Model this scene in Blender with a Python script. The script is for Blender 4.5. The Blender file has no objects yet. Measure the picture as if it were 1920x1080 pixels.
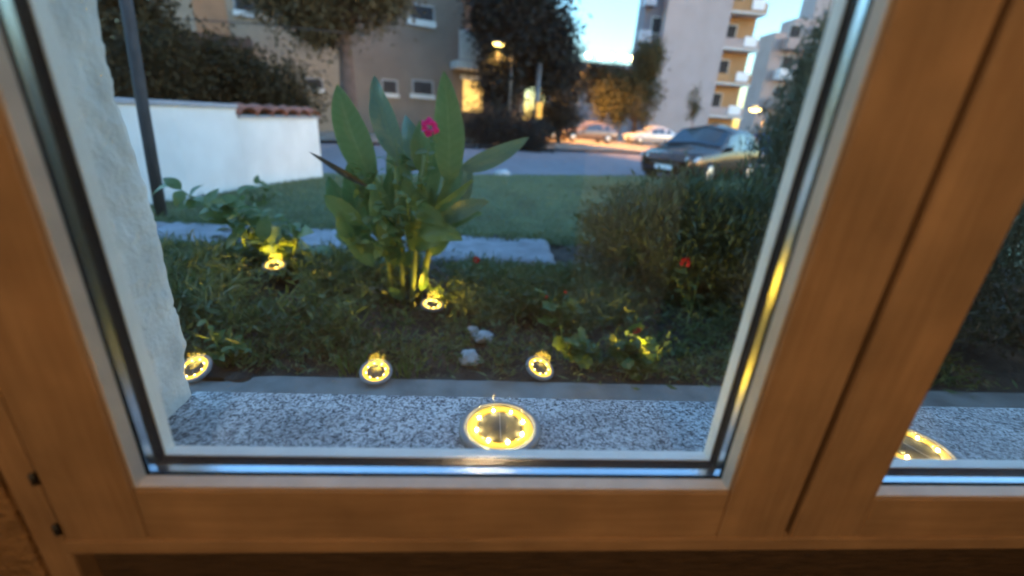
import bpy, bmesh, math, random
import numpy as np
from mathutils import Vector, Matrix
R = math.radians
random.seed(7); rng = np.random.default_rng(7)
scn = bpy.context.scene
C = scn.collection

# ------------------------------------------------------------------ camera
CAMZ = 0.95
PITCH, ROLL, YAW, FPX = 21.5, 3.9, 4.5, 800.0
_p, _r, _w = R(PITCH), R(ROLL), R(YAW)
FWD = Vector((math.sin(_w)*math.cos(_p), math.cos(_w)*math.cos(_p), -math.sin(_p)))
_rt = Vector((math.cos(_w), -math.sin(_w), 0)); _up = _rt.cross(FWD)
CR = math.cos(_r)*_rt + math.sin(_r)*_up
CU = -math.sin(_r)*_rt + math.cos(_r)*_up
CAM = Vector((0, 0, CAMZ))
cd = bpy.data.cameras.new('camera'); cam = bpy.data.objects.new('camera', cd); C.objects.link(cam)
cam.matrix_world = Matrix((( CR.x, CU.x, -FWD.x, CAM.x), (CR.y, CU.y, -FWD.y, CAM.y), (CR.z, CU.z, -FWD.z, CAM.z), (0, 0, 0, 1)))
cd.sensor_width = 36; cd.lens = 36*FPX/1920; cd.clip_start = .01; cd.clip_end = 3000
cd.dof.use_dof = True; cd.dof.focus_distance = .85; cd.dof.aperture_fstop = cd.lens/1000/.0095
scn.camera = cam

# ------------------------------------------------------------------ sky, sun, exposure
SUN_EL, SUN_AZ = 3.6, 120.0          # dusk: the sun is nearly down, behind the house to the right
wd = bpy.data.worlds.new('World'); scn.world = wd; wd.use_nodes = True
nt = wd.node_tree; bg = nt.nodes['Background']
sky = nt.nodes.new('ShaderNodeTexSky'); sky.sky_type = 'NISHITA'; sky.sun_disc = False
sky.sun_elevation = R(SUN_EL); sky.sun_rotation = R(SUN_AZ); sky.air_density = 1.2; sky.dust_density = .4; sky.ozone_density = 3.5
nt.links.new(sky.outputs[0], bg.inputs[0]); bg.inputs[1].default_value = .15
sl = bpy.data.lights.new('sun', 'SUN'); sl.energy = .02; sl.angle = R(15); sl.color = (1, .85, .7)
sun = bpy.data.objects.new('sun', sl); C.objects.link(sun)
_sd = Vector((math.sin(R(SUN_AZ))*math.cos(R(SUN_EL)), math.cos(R(SUN_AZ))*math.cos(R(SUN_EL)), math.sin(R(SUN_EL))))
sun.rotation_euler = _sd.to_track_quat('Z', 'Y').to_euler()
scn.view_settings.view_transform = 'Standard'; scn.view_settings.look = 'None'
scn.view_settings.gamma = 1; scn.view_settings.use_curve_mapping = False
scn.view_settings.exposure = 4.05
cy = scn.cycles
cy.use_denoising = True; cy.max_bounces = 8; cy.transparent_max_bounces = 40; cy.diffuse_bounces = 3
cy.glossy_bounces = 3; cy.transmission_bounces = 4; cy.caustics_reflective = False; cy.caustics_refractive = False
cy.sample_clamp_indirect = 60

# ------------------------------------------------------------------ helpers
def ray(x, y): return FWD + CR*((x-960)/FPX) - CU*((y-540)/FPX)
def at(x, y, Y):                       # the point seen at that pixel, Y metres out from the window
    d = ray(x, y); return CAM + d*(Y/d.y)
def atz(x, y, z):
    d = ray(x, y); return CAM + d*((z-CAMZ)/d.z)
def onplane(x, y, p, n):
    d = ray(x, y); return CAM + d*((Vector(p)-CAM).dot(n)/d.dot(n))

OFF = {}
def tag(o, label=None, cat=None, group=None, kind=None):
    if label: o['label'] = label
    if cat: o['category'] = cat
    if group: o['group'] = group
    if kind: o['kind'] = kind
    return o
def thing(name, label, cat, loc=(0, 0, 0), group=None):
    o = bpy.data.objects.new(name, None); C.objects.link(o); o.location = loc; o.empty_display_size = .05
    OFF[o.name] = Vector(loc); return tag(o, label, cat, group)
def link(name, me, mat, parent=None, smooth=False):
    if mat is not None and not me.materials: me.materials.append(mat)
    if smooth:
        me.polygons.foreach_set('use_smooth', [True]*len(me.polygons))
    o = bpy.data.objects.new(name, me); C.objects.link(o)
    off = Vector((0, 0, 0))
    if parent is not None:
        o.parent = parent; off = OFF.get(parent.name, off)
        if off.length: me.transform(Matrix.Translation(-off))
    OFF[o.name] = off
    return o
def mesh(name, v, f):
    me = bpy.data.meshes.new(name); me.from_pydata([tuple(p) for p in v], [], [tuple(q) for q in f]); me.update(); return me
def npmesh(name, V, F):                # V (n,3), F (m,k): all faces alike
    me = bpy.data.meshes.new(name); n, k = F.shape
    me.vertices.add(len(V)); me.vertices.foreach_set('co', np.asarray(V, np.float32).ravel())
    me.loops.add(n*k); me.loops.foreach_set('vertex_index', F.astype(np.int32).ravel())
    me.polygons.add(n); me.polygons.foreach_set('loop_start', np.arange(n, dtype=np.int32)*k)
    me.update(calc_edges=True); me.validate(); return me
def bm_mesh(name, bm):
    bmesh.ops.recalc_face_normals(bm, faces=bm.faces)
    me = bpy.data.meshes.new(name); bm.to_mesh(me); bm.free(); return me
def bm_box(bm, x0, x1, y0, y1, z0, z1, bevel=0, seg=2):
    g = bmesh.ops.create_cube(bm, size=1)
    for v in g['verts']:
        v.co = Vector(((x0+x1)/2+v.co.x*(x1-x0), (y0+y1)/2+v.co.y*(y1-y0), (z0+z1)/2+v.co.z*(z1-z0)))
    if bevel:
        es = list({e for v in g['verts'] for e in v.link_edges})
        bmesh.ops.bevel(bm, geom=es, offset=bevel, segments=seg, affect='EDGES', profile=.6)
def box(name, x0, x1, y0, y1, z0, z1, mat, parent=None, bevel=0, seg=2):
    bm = bmesh.new(); bm_box(bm, x0, x1, y0, y1, z0, z1, bevel, seg)
    return link(name, bm_mesh(name, bm), mat, parent)
def obox(name, p, ux, w, d, h, mat, parent=None, bevel=0):      # box standing on p, width w along ux, depth d behind, height h
    ux = Vector(ux).normalized(); uy = Vector((-ux.y, ux.x, 0)); p = Vector(p)
    bm = bmesh.new(); bm_box(bm, -w/2, w/2, 0, d, 0, h, bevel)
    M = Matrix(((ux.x, uy.x, 0, p.x), (ux.y, uy.y, 0, p.y), (0, 0, 1, p.z), (0, 0, 0, 1)))
    bmesh.ops.transform(bm, matrix=M, verts=bm.verts)
    return link(name, bm_mesh(name, bm), mat, parent)
def tube_arrays(pts, rads, n=8):
    pts = [Vector(p) for p in pts]; V = []; F = []
    for i, p in enumerate(pts):
        t = (pts[min(i+1, len(pts)-1)]-pts[max(i-1, 0)]).normalized()
        a = t.orthogonal().normalized() if abs(t.z) > .98 else t.cross(Vector((0, 0, 1))).normalized()
        b = t.cross(a)
        r = rads[i] if hasattr(rads, '__len__') else rads
        for k in range(n):
            q = 2*math.pi*k/n; V.append(p+a*math.cos(q)*r+b*math.sin(q)*r)
    for i in range(len(pts)-1):
        for k in range(n):
            F.append((i*n+k, i*n+(k+1) % n, (i+1)*n+(k+1) % n, (i+1)*n+k))
    F.append(tuple(range(n))[::-1]); F.append(tuple(range((len(pts)-1)*n, len(pts)*n)))
    return V, F
def tube(name, pts, rads, mat, parent=None, n=8):
    return link(name, mesh(name, *tube_arrays(pts, rads, n)), mat, parent, True)
def tubes(name, lst, mat, parent=None, n=6):
    V = []; F = []
    for pts, rads in lst:
        v, f = tube_arrays(pts, rads, n); o = len(V); V += v; F += [tuple(i+o for i in q) for q in f]
    return link(name, mesh(name, V, F), mat, parent, True)
def lathe(name, prof, mat, parent=None, n=40, smooth=True):      # prof: list of (r, z), closed round z
    V = []; F = []
    for r, z in prof:
        for k in range(n): V.append((r*math.cos(2*math.pi*k/n), r*math.sin(2*math.pi*k/n), z))
    m = len(prof)
    for i in range(m-1):
        for k in range(n): F.append((i*n+k, i*n+(k+1) % n, (i+1)*n+(k+1) % n, (i+1)*n+k))
    if prof[0][0] > 1e-6 and prof[0] != prof[-1]:
        F.append(tuple(range(n))[::-1]); F.append(tuple(range((m-1)*n, m*n)))
    return link(name, mesh(name, V, F), mat, parent, smooth)
def copy_tree(o, parent=None):
    c = o.copy(); C.objects.link(c); c.parent = parent
    for ch in list(o.children): copy_tree(ch, c)
    return c

# ------------------------------------------------------------------ materials
def newmat(name):
    m = bpy.data.materials.new(name); m.use_nodes = True
    return m, m.node_tree.nodes, m.node_tree.links, m.node_tree.nodes['Principled BSDF']
def mat(name, col, rough=.6, var=.15, scale=8, bump=0, bscale=60, metal=0, col2=None, stretch=(1, 1, 1), detail=5, spec=.5):
    m, N, L, b = newmat(name)
    tc = N.new('ShaderNodeTexCoord'); mp = N.new('ShaderNodeMapping'); mp.inputs['Scale'].default_value = stretch
    L.new(tc.outputs['Object'], mp.inputs[0])
    nz = N.new('ShaderNodeTexNoise'); nz.inputs['Scale'].default_value = scale; nz.inputs['Detail'].default_value = detail
    L.new(mp.outputs[0], nz.inputs['Vector'])
    rp = N.new('ShaderNodeValToRGB'); rp.color_ramp.elements[0].position = .3; rp.color_ramp.elements[1].position = .7
    c0 = [max(0, c*(1-var)) for c in col]; c1 = [min(1, c*(1+var)) for c in (col2 or col)]
    rp.color_ramp.elements[0].color = (*c0, 1); rp.color_ramp.elements[1].color = (*c1, 1)
    L.new(nz.outputs['Fac'], rp.inputs[0]); L.new(rp.outputs[0], b.inputs['Base Color'])
    b.inputs['Roughness'].default_value = rough; b.inputs['Metallic'].default_value = metal; b.inputs['Specular IOR Level'].default_value = spec
    if bump:
        n2 = N.new('ShaderNodeTexNoise'); n2.inputs['Scale'].default_value = bscale; n2.inputs['Detail'].default_value = 6
        L.new(mp.outputs[0], n2.inputs['Vector'])
        bp = N.new('ShaderNodeBump'); bp.inputs['Strength'].default_value = bump; bp.inputs['Distance'].default_value = .01
        L.new(n2.outputs['Fac'], bp.inputs['Height']); L.new(bp.outputs[0], b.inputs['Normal'])
    return m
def leafmat(name, a, b_, trans=.3, rough=.45, nscale=6):
    m, N, L, b = newmat(name)
    g = N.new('ShaderNodeNewGeometry'); rp = N.new('ShaderNodeValToRGB')
    rp.color_ramp.elements[0].color = (*a, 1); rp.color_ramp.elements[1].color = (*b_, 1)
    tc = N.new('ShaderNodeTexCoord'); nz = N.new('ShaderNodeTexNoise'); nz.inputs['Scale'].default_value = nscale; nz.inputs['Detail'].default_value = 4
    L.new(tc.outputs['Object'], nz.inputs['Vector'])
    ad = N.new('ShaderNodeMath'); ad.operation = 'MULTIPLY_ADD'; ad.inputs[1].default_value = .55
    mu = N.new('ShaderNodeMath'); mu.operation = 'MULTIPLY'; mu.inputs[1].default_value = .6
    L.new(nz.outputs['Fac'], mu.inputs[0]); L.new(g.outputs['Random Per Island'], ad.inputs[0]); L.new(mu.outputs[0], ad.inputs[2])
    L.new(ad.outputs[0], rp.inputs[0]); L.new(rp.outputs[0], b.inputs['Base Color'])
    b.inputs['Roughness'].default_value = rough; b.inputs['Specular IOR Level'].default_value = .5 if rough < .58 else .12
    t = N.new('ShaderNodeBsdfTranslucent'); L.new(rp.outputs[0], t.inputs[0])
    mx = N.new('ShaderNodeMixShader'); mx.inputs[0].default_value = trans
    L.new(b.outputs[0], mx.inputs[1]); L.new(t.outputs[0], mx.inputs[2])
    L.new(mx.outputs[0], N['Material Output'].inputs[0])
    return m
def veinleaf(name, a, b_, trans=.3, rough=.35):
    m = leafmat(name, a, b_, trans, rough); N, L = m.node_tree.nodes, m.node_tree.links
    uv = N.new('ShaderNodeUVMap'); sx = N.new('ShaderNodeSeparateXYZ'); L.new(uv.outputs[0], sx.inputs[0])
    def mt(op, *v):
        n = N.new('ShaderNodeMath'); n.operation = op
        for i, q in enumerate(v): (L.new(q, n.inputs[i]) if not isinstance(q, (int, float)) else setattr(n.inputs[i], 'default_value', q))
        return n.outputs[0]
    k = mt('ABSOLUTE', sx.outputs[0]); ph = mt('MULTIPLY_ADD', k, -7.0, mt('MULTIPLY', sx.outputs[1], 75.0)); sn = mt('SINE', ph)
    rib = mt('LESS_THAN', k, .05); edge = mt('POWER', k, 10.0)
    f = mt('ADD', mt('MULTIPLY_ADD', sn, .055, .06), mt('MULTIPLY_ADD', rib, .25, mt('MULTIPLY', edge, .25)))
    src = [n for n in N if n.type == 'VALTORGB'][0].outputs[0]
    mx = N.new('ShaderNodeMix'); mx.data_type = 'RGBA'; mx.inputs[7].default_value = (.26, .34, .15, 1)
    for l in list(L):
        if l.from_socket == src: to = l.to_socket; L.remove(l); L.new(mx.outputs[2], to)
    L.new(f, mx.inputs[0]); L.new(src, mx.inputs[6])
    return m
def emit(name, col, s):
    m, N, L, b = newmat(name)
    b.inputs['Base Color'].default_value = (*col, 1); b.inputs['Emission Color'].default_value = (*col, 1)
    b.inputs['Emission Strength'].default_value = s; b.inputs['Roughness'].default_value = .4
    return m
def glass(name, tint=(.97, .98, .98), base=.04):
    m, N, L, b = newmat(name); N.remove(b)
    g = N.new('ShaderNodeNewGeometry'); dt = N.new('ShaderNodeVectorMath'); dt.operation = 'DOT_PRODUCT'
    L.new(g.outputs['Normal'], dt.inputs[0]); L.new(g.outputs['Incoming'], dt.inputs[1])
    def mth(op, a, v=None, w=None):
        n = N.new('ShaderNodeMath'); n.operation = op
        L.new(a, n.inputs[0]) if not isinstance(a, float) else setattr(n.inputs[0], 'default_value', a)
        if v is not None: (L.new(v, n.inputs[1]) if not isinstance(v, float) else setattr(n.inputs[1], 'default_value', v))
        if w is not None: n.inputs[2].default_value = w
        return n.outputs[0]
    ab = mth('ABSOLUTE', dt.outputs['Value']); om = mth('SUBTRACT', 1.0, ab); p5 = mth('POWER', om, 5.0)
    fr = mth('MULTIPLY_ADD', p5, .94, base)
    t = N.new('ShaderNodeBsdfTransparent'); t.inputs[0].default_value = (*tint, 1)
    gl = N.new('ShaderNodeBsdfGlossy'); gl.inputs['Roughness'].default_value = .0
    mx = N.new('ShaderNodeMixShader'); L.new(fr, mx.inputs[0]); L.new(t.outputs[0], mx.inputs[1]); L.new(gl.outputs[0], mx.inputs[2])
    L.new(mx.outputs[0], N['Material Output'].inputs[0])
    return m
def wood(name, stretch, a=(.360, .204, .100), b_=(.42, .247, .125)):
    m, N, L, b = newmat(name)
    tc = N.new('ShaderNodeTexCoord'); mp = N.new('ShaderNodeMapping'); mp.inputs['Scale'].default_value = stretch
    L.new(tc.outputs['Object'], mp.inputs[0])
    nz = N.new('ShaderNodeTexNoise'); nz.inputs['Scale'].default_value = 9; nz.inputs['Detail'].default_value = 8; nz.inputs['Distortion'].default_value = .6
    L.new(mp.outputs[0], nz.inputs['Vector'])
    rp = N.new('ShaderNodeValToRGB'); rp.color_ramp.elements[0].color = (*a, 1); rp.color_ramp.elements[1].color = (*b_, 1)
    rp.color_ramp.elements[0].position = .35; rp.color_ramp.elements[1].position = .65
    L.new(nz.outputs['Fac'], rp.inputs[0])
    # a few round knots
    vo = N.new('ShaderNodeTexVoronoi'); vo.inputs['Scale'].default_value = 5.5
    mp2 = N.new('ShaderNodeMapping'); mp2.inputs['Scale'].default_value = [.5+.5*(s > 1) for s in stretch]; mp2.inputs['Location'].default_value = (.31, .2, .17)
    L.new(tc.outputs['Object'], mp2.inputs[0]); L.new(mp2.outputs[0], vo.inputs['Vector'])
    kr = N.new('ShaderNodeValToRGB'); kr.color_ramp.elements[0].color = (.16, .16, .16, 1); kr.color_ramp.elements[1].color = (1, 1, 1, 1)
    kr.color_ramp.elements[0].position = .03; kr.color_ramp.elements[1].position = .075
    L.new(vo.outputs['Distance'], kr.inputs[0])
    mx = N.new('ShaderNodeMix'); mx.data_type = 'RGBA'; mx.blend_type = 'MULTIPLY'; mx.inputs[0].default_value = .8
    n3 = N.new('ShaderNodeTexNoise'); n3.inputs['Scale'].default_value = 11; n3.inputs['Detail'].default_value = 7; L.new(tc.outputs['Object'], n3.inputs['Vector'])
    mr = N.new('ShaderNodeMapRange'); mr.inputs[1].default_value = .3; mr.inputs[2].default_value = .7; mr.inputs[3].default_value = .72; mr.inputs[4].default_value = 1.12
    L.new(n3.outputs['Fac'], mr.inputs[0])
    mw = N.new('ShaderNodeMix'); mw.data_type = 'RGBA'; mw.blend_type = 'MULTIPLY'; mw.inputs[0].default_value = 1
    L.new(rp.outputs[0], mx.inputs[6]); L.new(kr.outputs[0], mx.inputs[7]); L.new(mx.outputs[2], mw.inputs[6]); L.new(mr.outputs[0], mw.inputs[7]); L.new(mw.outputs[2], b.inputs['Base Color'])
    b.inputs['Roughness'].default_value = .7
    bp = N.new('ShaderNodeBump'); bp.inputs['Strength'].default_value = .15; bp.inputs['Distance'].default_value = .002
    L.new(nz.outputs['Fac'], bp.inputs['Height']); L.new(bp.outputs[0], b.inputs['Normal'])
    return m
def granite(name):
    m, N, L, b = newmat(name)
    tc = N.new('ShaderNodeTexCoord')
    vo = N.new('ShaderNodeTexVoronoi'); vo.inputs['Scale'].default_value = 330; L.new(tc.outputs['Object'], vo.inputs['Vector'])
    nz = N.new('ShaderNodeTexNoise'); nz.inputs['Scale'].default_value = 150; nz.inputs['Detail'].default_value = 4; L.new(tc.outputs['Object'], nz.inputs['Vector'])
    s = N.new('ShaderNodeSeparateColor'); L.new(vo.outputs['Color'], s.inputs[0])
    ad = N.new('ShaderNodeMath'); ad.operation = 'MULTIPLY_ADD'; ad.inputs[1].default_value = .45; L.new(s.outputs[0], ad.inputs[0])
    mu = N.new('ShaderNodeMath'); mu.operation = 'MULTIPLY'; mu.inputs[1].default_value = .75; L.new(nz.outputs['Fac'], mu.inputs[0]); L.new(mu.outputs[0], ad.inputs[2])
    rp = N.new('ShaderNodeValToRGB'); E_ = rp.color_ramp.elements
    E_[0].color = (.05, .052, .06, 1); E_[0].position = .36; E_[1].color = (.68, .67, .66, 1); E_[1].position = .78
    e = E_.new(.46); e.color = (.21, .21, .22, 1); e = E_.new(.58); e.color = (.38, .375, .37, 1)
    L.new(ad.outputs[0], rp.inputs[0]); L.new(rp.outputs[0], b.inputs['Base Color']); b.inputs['Roughness'].default_value = .55
    n3 = N.new('ShaderNodeTexNoise'); n3.inputs['Scale'].default_value = 14; n3.inputs['Detail'].default_value = 6; L.new(tc.outputs['Object'], n3.inputs['Vector'])
    mr = N.new('ShaderNodeMapRange'); mr.inputs[1].default_value = .3; mr.inputs[2].default_value = .7; mr.inputs[3].default_value = .62; mr.inputs[4].default_value = 1.08; L.new(n3.outputs['Fac'], mr.inputs[0])
    mw = N.new('ShaderNodeMix'); mw.data_type = 'RGBA'; mw.blend_type = 'MULTIPLY'; mw.inputs[0].default_value = 1
    L.new(rp.outputs[0], mw.inputs[6]); L.new(mr.outputs[0], mw.inputs[7]); L.new(mw.outputs[2], b.inputs['Base Color'])
    return m

M = {}
M['woodV'] = wood('pine_wood_upright', (14, 14, 1))
M['woodH'] = wood('pine_wood_level', (1, 14, 14))
M['bead'] = mat('pale_wood_edge', (.62, .50, .38), .5, .1, 30)
M['gasket'] = mat('black_rubber', (.008, .008, .009), .9, .2, 40, spec=.08)
M['alu'] = mat('spacer_aluminium', (.62, .63, .65), .22, .05, 60, metal=1)
M['outerbead'] = mat('white_painted_edge', (.86, .82, .74), .45, .05, 30)
M['glass'] = glass('window_glass', base=.06)
M['plaster'] = mat('rough_plaster', (.76, .71, .64), .9, .14, 14, bump=.3, bscale=140)
M['granite'] = granite('speckled_granite')
M['concrete'] = mat('worn_concrete', (.215, .205, .19), .9, .3, 9, bump=.5, bscale=70)
M['slab'] = mat('path_slab', (.26, .25, .26), .85, .3, 7, bump=.6, bscale=40)
M['soil'] = mat('garden_soil', (.045, .036, .026), 1, .6, 14, bump=1, bscale=50)
M['grassbase'] = mat('lawn_soil', (.085, .105, .042), 1, .5, 2.5, bump=.6, bscale=30)
M['asphalt'] = mat('asphalt', (.20, .18, .19), .85, .15, 3, bump=.2, bscale=80)
M['verge'] = mat('gravel_verge', (.24, .21, .17), .95, .25, 1.2)
M['dirt'] = mat('bare_earth', (.20, .16, .10), 1, .35, 2)
M['whitewall'] = mat('white_render', (.75, .73, .71), .85, .09, 2.2, bump=.1, bscale=40)
M['coping'] = mat('grey_coping', (.33, .33, .36), .8, .12, 10)
M['tile'] = mat('terracotta', (.22, .085, .055), .8, .5, 9)
M['pole'] = mat('weathered_pole', (.05, .047, .048), .8, .25, 8, stretch=(6, 6, 1))
M['beige'] = mat('beige_render', (.27, .205, .15), .9, .1, 1.2)
M['beige2'] = mat('grey_beige_render', (.17, .132, .108), .9, .12, 1.0)
M['orange'] = mat('orange_render', (.33, .16, .085), .9, .1, 1.5)
M['darkwin'] = mat('dark_window_glass', (.02, .022, .028), .6, .2, 1, spec=.25)
M['frame'] = mat('pale_window_frame', (.55, .54, .52), .6, .08, 5)
M['houseframe'] = mat('dull_house_window_frame', (.30, .29, .29), .7, .1, 5)
M['balcony'] = mat('bluish_balcony_panel', (.30, .34, .42), .5, .15, 4)
M['roof'] = mat('brown_roof_tiles', (.10, .055, .04), .9, .3, 6)
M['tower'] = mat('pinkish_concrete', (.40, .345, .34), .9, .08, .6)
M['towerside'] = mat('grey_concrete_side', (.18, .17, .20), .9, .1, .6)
M['ochre'] = mat('ochre_balcony_wall', (.40, .22, .10), .85, .15, .8)
M['pinkblock'] = mat('pale_pink_render', (.42, .33, .31), .9, .1, .8)
M['white'] = mat('white_paint', (.78, .78, .80), .5, .05, 5)
M['room'] = mat('room_wall_paint', (.30, .22, .15), .9, .08, 4)
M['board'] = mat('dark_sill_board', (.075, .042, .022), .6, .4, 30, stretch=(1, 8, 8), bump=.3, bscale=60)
M['stone'] = mat('pale_stone', (.42, .42, .42), .9, .25, 25, bump=.8, bscale=60)
M['bark'] = mat('brown_bark', (.10, .066, .055), .95, .4, 8, bump=1, bscale=30)
M['darkbark'] = mat('dark_bark', (.02, .02, .024), .95, .4, 8, bump=1, bscale=30)
M['stem'] = mat('green_stem', (.14, .20, .05), .6, .3, 20)
M['cannastem'] = mat('pale_yellow_stem', (.20, .24, .07), .55, .3, 25, stretch=(1, 1, .2))
M['deadstem'] = mat('dry_brown_stem', (.15, .09, .05), .8, .3, 25)
M['plastic'] = mat('black_plastic', (.02, .02, .02), .4, .2, 30)
M['rim'] = mat('smoky_plastic_rim', (.24, .24, .24), .5, .08, 40)
M['solar'] = mat('solar_panel', (.10, .092, .08), .9, .3, 60, spec=.02)
M['ledring'] = emit('lit_ring', (1, .52, .035), .10)
M['led'] = emit('led_bulb', (1, .74, .26), 20)
M['bedled'] = emit('bed_led_bulb', (1, .70, .22), 3)
M['bedring'] = emit('bright_lit_ring', (1, .50, .03), .20)
M['clear'] = glass('clear_plastic_lens', (.96, .96, .94))
M['tyre'] = mat('tyre_rubber', (.015, .015, .015), .8, .2, 20)
M['hub'] = mat('wheel_alloy', (.45, .45, .46), .35, .1, 20, metal=.8)
M['carglass'] = mat('car_window_glass', (.03, .035, .045), .06, .1, 2, spec=1)
M['redlamp'] = mat('red_tail_lamp', (.4, .02, .01), .2, .1, 10)
M['lamplens'] = mat('headlamp_lens', (.7, .7, .7), .15, .1, 10)
M['amber'] = emit('amber_lamp', (1, .45, .06), .06)
M['galv'] = mat('galvanised_steel', (.13, .135, .14), .5, .15, 10, metal=.5)
M['streetglow'] = emit('street_lamp_glow', (1, .60, .14), 1.3)
M['winglow'] = emit('lit_window_glow', (1, .62, .18), .07)
M['farglow'] = emit('far_lamp_glow', (1, .62, .20), 6)
M['bulbglow'] = emit('room_bulb_glow', (1, .62, .28), 1.2)
# foliage
M['canna'] = veinleaf('canna_leaf', (.060, .135, .040), (.125, .225, .082), .35, .35)
M['cannateal'] = veinleaf('canna_leaf_bluish', (.075, .155, .110), (.12, .21, .15), .25, .3)
M['cannadark'] = leafmat('canna_rolled_leaf', (.035, .035, .022), (.07, .055, .03), .1, .4)
M['rose'] = leafmat('rose_leaf', (.075, .12, .03), (.15, .215, .06), .3, .4)
M['shrubleaf'] = leafmat('young_shrub_leaf', (.10, .16, .045), (.20, .26, .085), .35, .4)
M['weed'] = leafmat('ground_cover_leaf', (.045, .080, .026), (.13, .175, .055), .3, .5)
M['geranium'] = leafmat('geranium_leaf', (.06, .11, .02), (.13, .19, .04), .35, .45)
M['evergreen'] = leafmat('evergreen_needle', (.040, .050, .026), (.10, .11, .058), .2, .55)
M['rosemary'] = leafmat('rosemary_needle', (.042, .072, .034), (.105, .145, .066), .2, .55)
M['grass'] = leafmat('lawn_grass', (.085, .12, .045), (.26, .28, .14), .3, .5, 1.1)
M['tangrass'] = leafmat('tan_grass', (.12, .11, .05), (.2, .18, .09), .3, .6)
M['litter'] = leafmat('dry_leaf_litter', (.06, .045, .03), (.15, .11, .07), .15, .8)
M['hedge'] = leafmat('dark_hedge_leaf', (.018, .017, .009), (.050, .042, .020), .2, .6)
M['pine'] = leafmat('brown_pine_needle', (.055, .050, .025), (.115, .090, .050), .2, .6)
M['conifer'] = leafmat('dark_conifer_needle', (.008, .014, .016), (.022, .032, .034), .15, .6)
M['olive'] = leafmat('olive_tree_leaf', (.045, .048, .022), (.10, .095, .05), .25, .6)
M['magenta'] = leafmat('pink_petal', (.75, .02, .22), (.85, .05, .32), .3, .5)
M['red'] = leafmat('red_petal', (.55, .015, .02), (.70, .04, .03), .3, .5)

# ------------------------------------------------------------------ ground, road
RD = Vector((.9205, .3907, 0)); RN = Vector((-.3907, .9205, 0)); RP = Vector((1.27, 11.45, 0))
def sdist(x, y): return (x-RP.x)*RN.x + (y-RP.y)*RN.y
def lawn_z(x, y):
    if y <= 3.4: return 0.0
    s = -sdist(x, y); t = (y-3.4)
    u = t/(t+max(s, 0)+1e-6)
    return -.37*u + .015*math.sin(x*1.7+y)*min(1, t)*min(1, max(s, 0))
def strip(name, s0, s1, z0, z1, m, t0=-60, t1=120, n=30):
    V = []; F = []
    for i in range(n+1):
        t = t0+(t1-t0)*i/n
        for s, z in ((s0, z0), (s1, z1)):
            p = RP+RD*t+RN*s; V.append((p.x, p.y, z))
        if i: F.append((2*i-2, 2*i, 2*i+1, 2*i-1))
    o = link(name, mesh(name, V, F), m); o['kind'] = 'structure'; return o
g = link('ground', mesh('ground', [(-1500, -400, -.5), (1500, -400, -.5), (1500, 2500, -.5), (-1500, 2500, -.5)], [(0, 1, 2, 3)]), M['dirt']); g['kind'] = 'structure'
strip('road', 0, 9.3, -.40, -.40, M['asphalt'])
strip('far_pavement', 9.42, 34, -.29, -.24, M['verge'])
kb = strip('kerb', 9.3, 9.42, -.28, -.28, M['coping']); 
# lawn sheet
V = []; F = []; nx, ny = 60, 40; idx = {}
for i in range(nx+1):
    x = -16+36*i/nx
    ye = RP.y+(x-RP.x)*RD.y/RD.x
    for j in range(ny+1):
        y = 3.42+(max(ye, 4.0)-3.42)*j/ny
        V.append((x, y, lawn_z(x, y)+.004))
for i in range(nx):
    for j in range(ny):
        a = i*(ny+1)+j; F.append((a, a+ny+1, a+ny+2, a+1))
o = link('lawn_ground', mesh('lawn_ground', V, F), M['grassbase']); o['kind'] = 'structure'
# bed soil (uneven)
V = []; F = []; nx, ny = 90, 40
for i in range(nx+1):
    for j in range(ny+1):
        x = -4.5+9*i/nx; y = 1.385+2.1*j/ny
        z = .03*math.sin(x*3.1+y*2.3)*math.sin(y*4.1-x)+.018*math.sin(x*11+y*7)+rng.normal(0, .006)
        z = z*min(1, (y-1.385)*6+.1) + .01
        V.append((x, y, z-.004))
for i in range(nx):
    for j in range(ny):
        a = i*(ny+1)+j; F.append((a, a+ny+1, a+ny+2, a+1))
o = link('flower_bed_soil', mesh('flower_bed_soil', V, F), M['soil'], smooth=True); o['kind'] = 'structure'

# ------------------------------------------------------------------ the house we look out of
def rough_grid(name, nu, nv, fn, m, parent=None):
    V = [fn(i/nu, j/nv) for i in range(nu+1) for j in range(nv+1)]; F = []
    for i in range(nu):
        for j in range(nv):
            a = i*(nv+1)+j; F.append((a, a+nv+1, a+nv+2, a+1))
    return link(name, mesh(name, V, F), m, parent, True)
WT = 2.05                                # top of the opening
hw = thing('house_wall', 'pale grey rough plastered outer wall with chipped edge beside the window', 'wall', (-.43, .5, 0))
prof = [(.45, .572), (.53, .572), (.577, .569), (.612, .5865), (.684, .581), (.79, .585), (.873, .580), (.944, .5705), (.99, .5715), (1.044, .579), (1.3, .574), (2.1, .576)]
def edgeY(z):
    for (a, ya), (b, yb) in zip(prof, prof[1:]):
        if a <= z <= b: return ya+(yb-ya)*(z-a)/(b-a)
    return prof[0][1] if z < prof[0][0] else prof[-1][1]
from mathutils import noise as mn
def rev(u, v):
    z = .46+(WT-.46)*v
    e = edgeY(z)+.0035*mn.noise((3, 7, z*60))+.002*mn.noise((1, 2, z*170))
    if u < .7:
        y = .385+(e-.385)*(u/.7); x = -.43
        k = max(0, (u-.62)/.08)
        x += .0022*mn.noise((y*40, z*40, 0))+.0012*mn.noise((y*110, z*110, 5)) - .004*k*k
    else:
        k = (u-.7)/.3; x = -.436-k*1.1; y = e-.002*min(1, k*8)+.001*mn.noise((x*40, z*40, 9))
    return (x, y, z)
rough_grid('reveal', 90, 260, rev, M['plaster'], hw)
box('wall_left_block', -3.2, -.4365, .3845, .566, -.3, 3.2, M['plaster'], hw)
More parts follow.
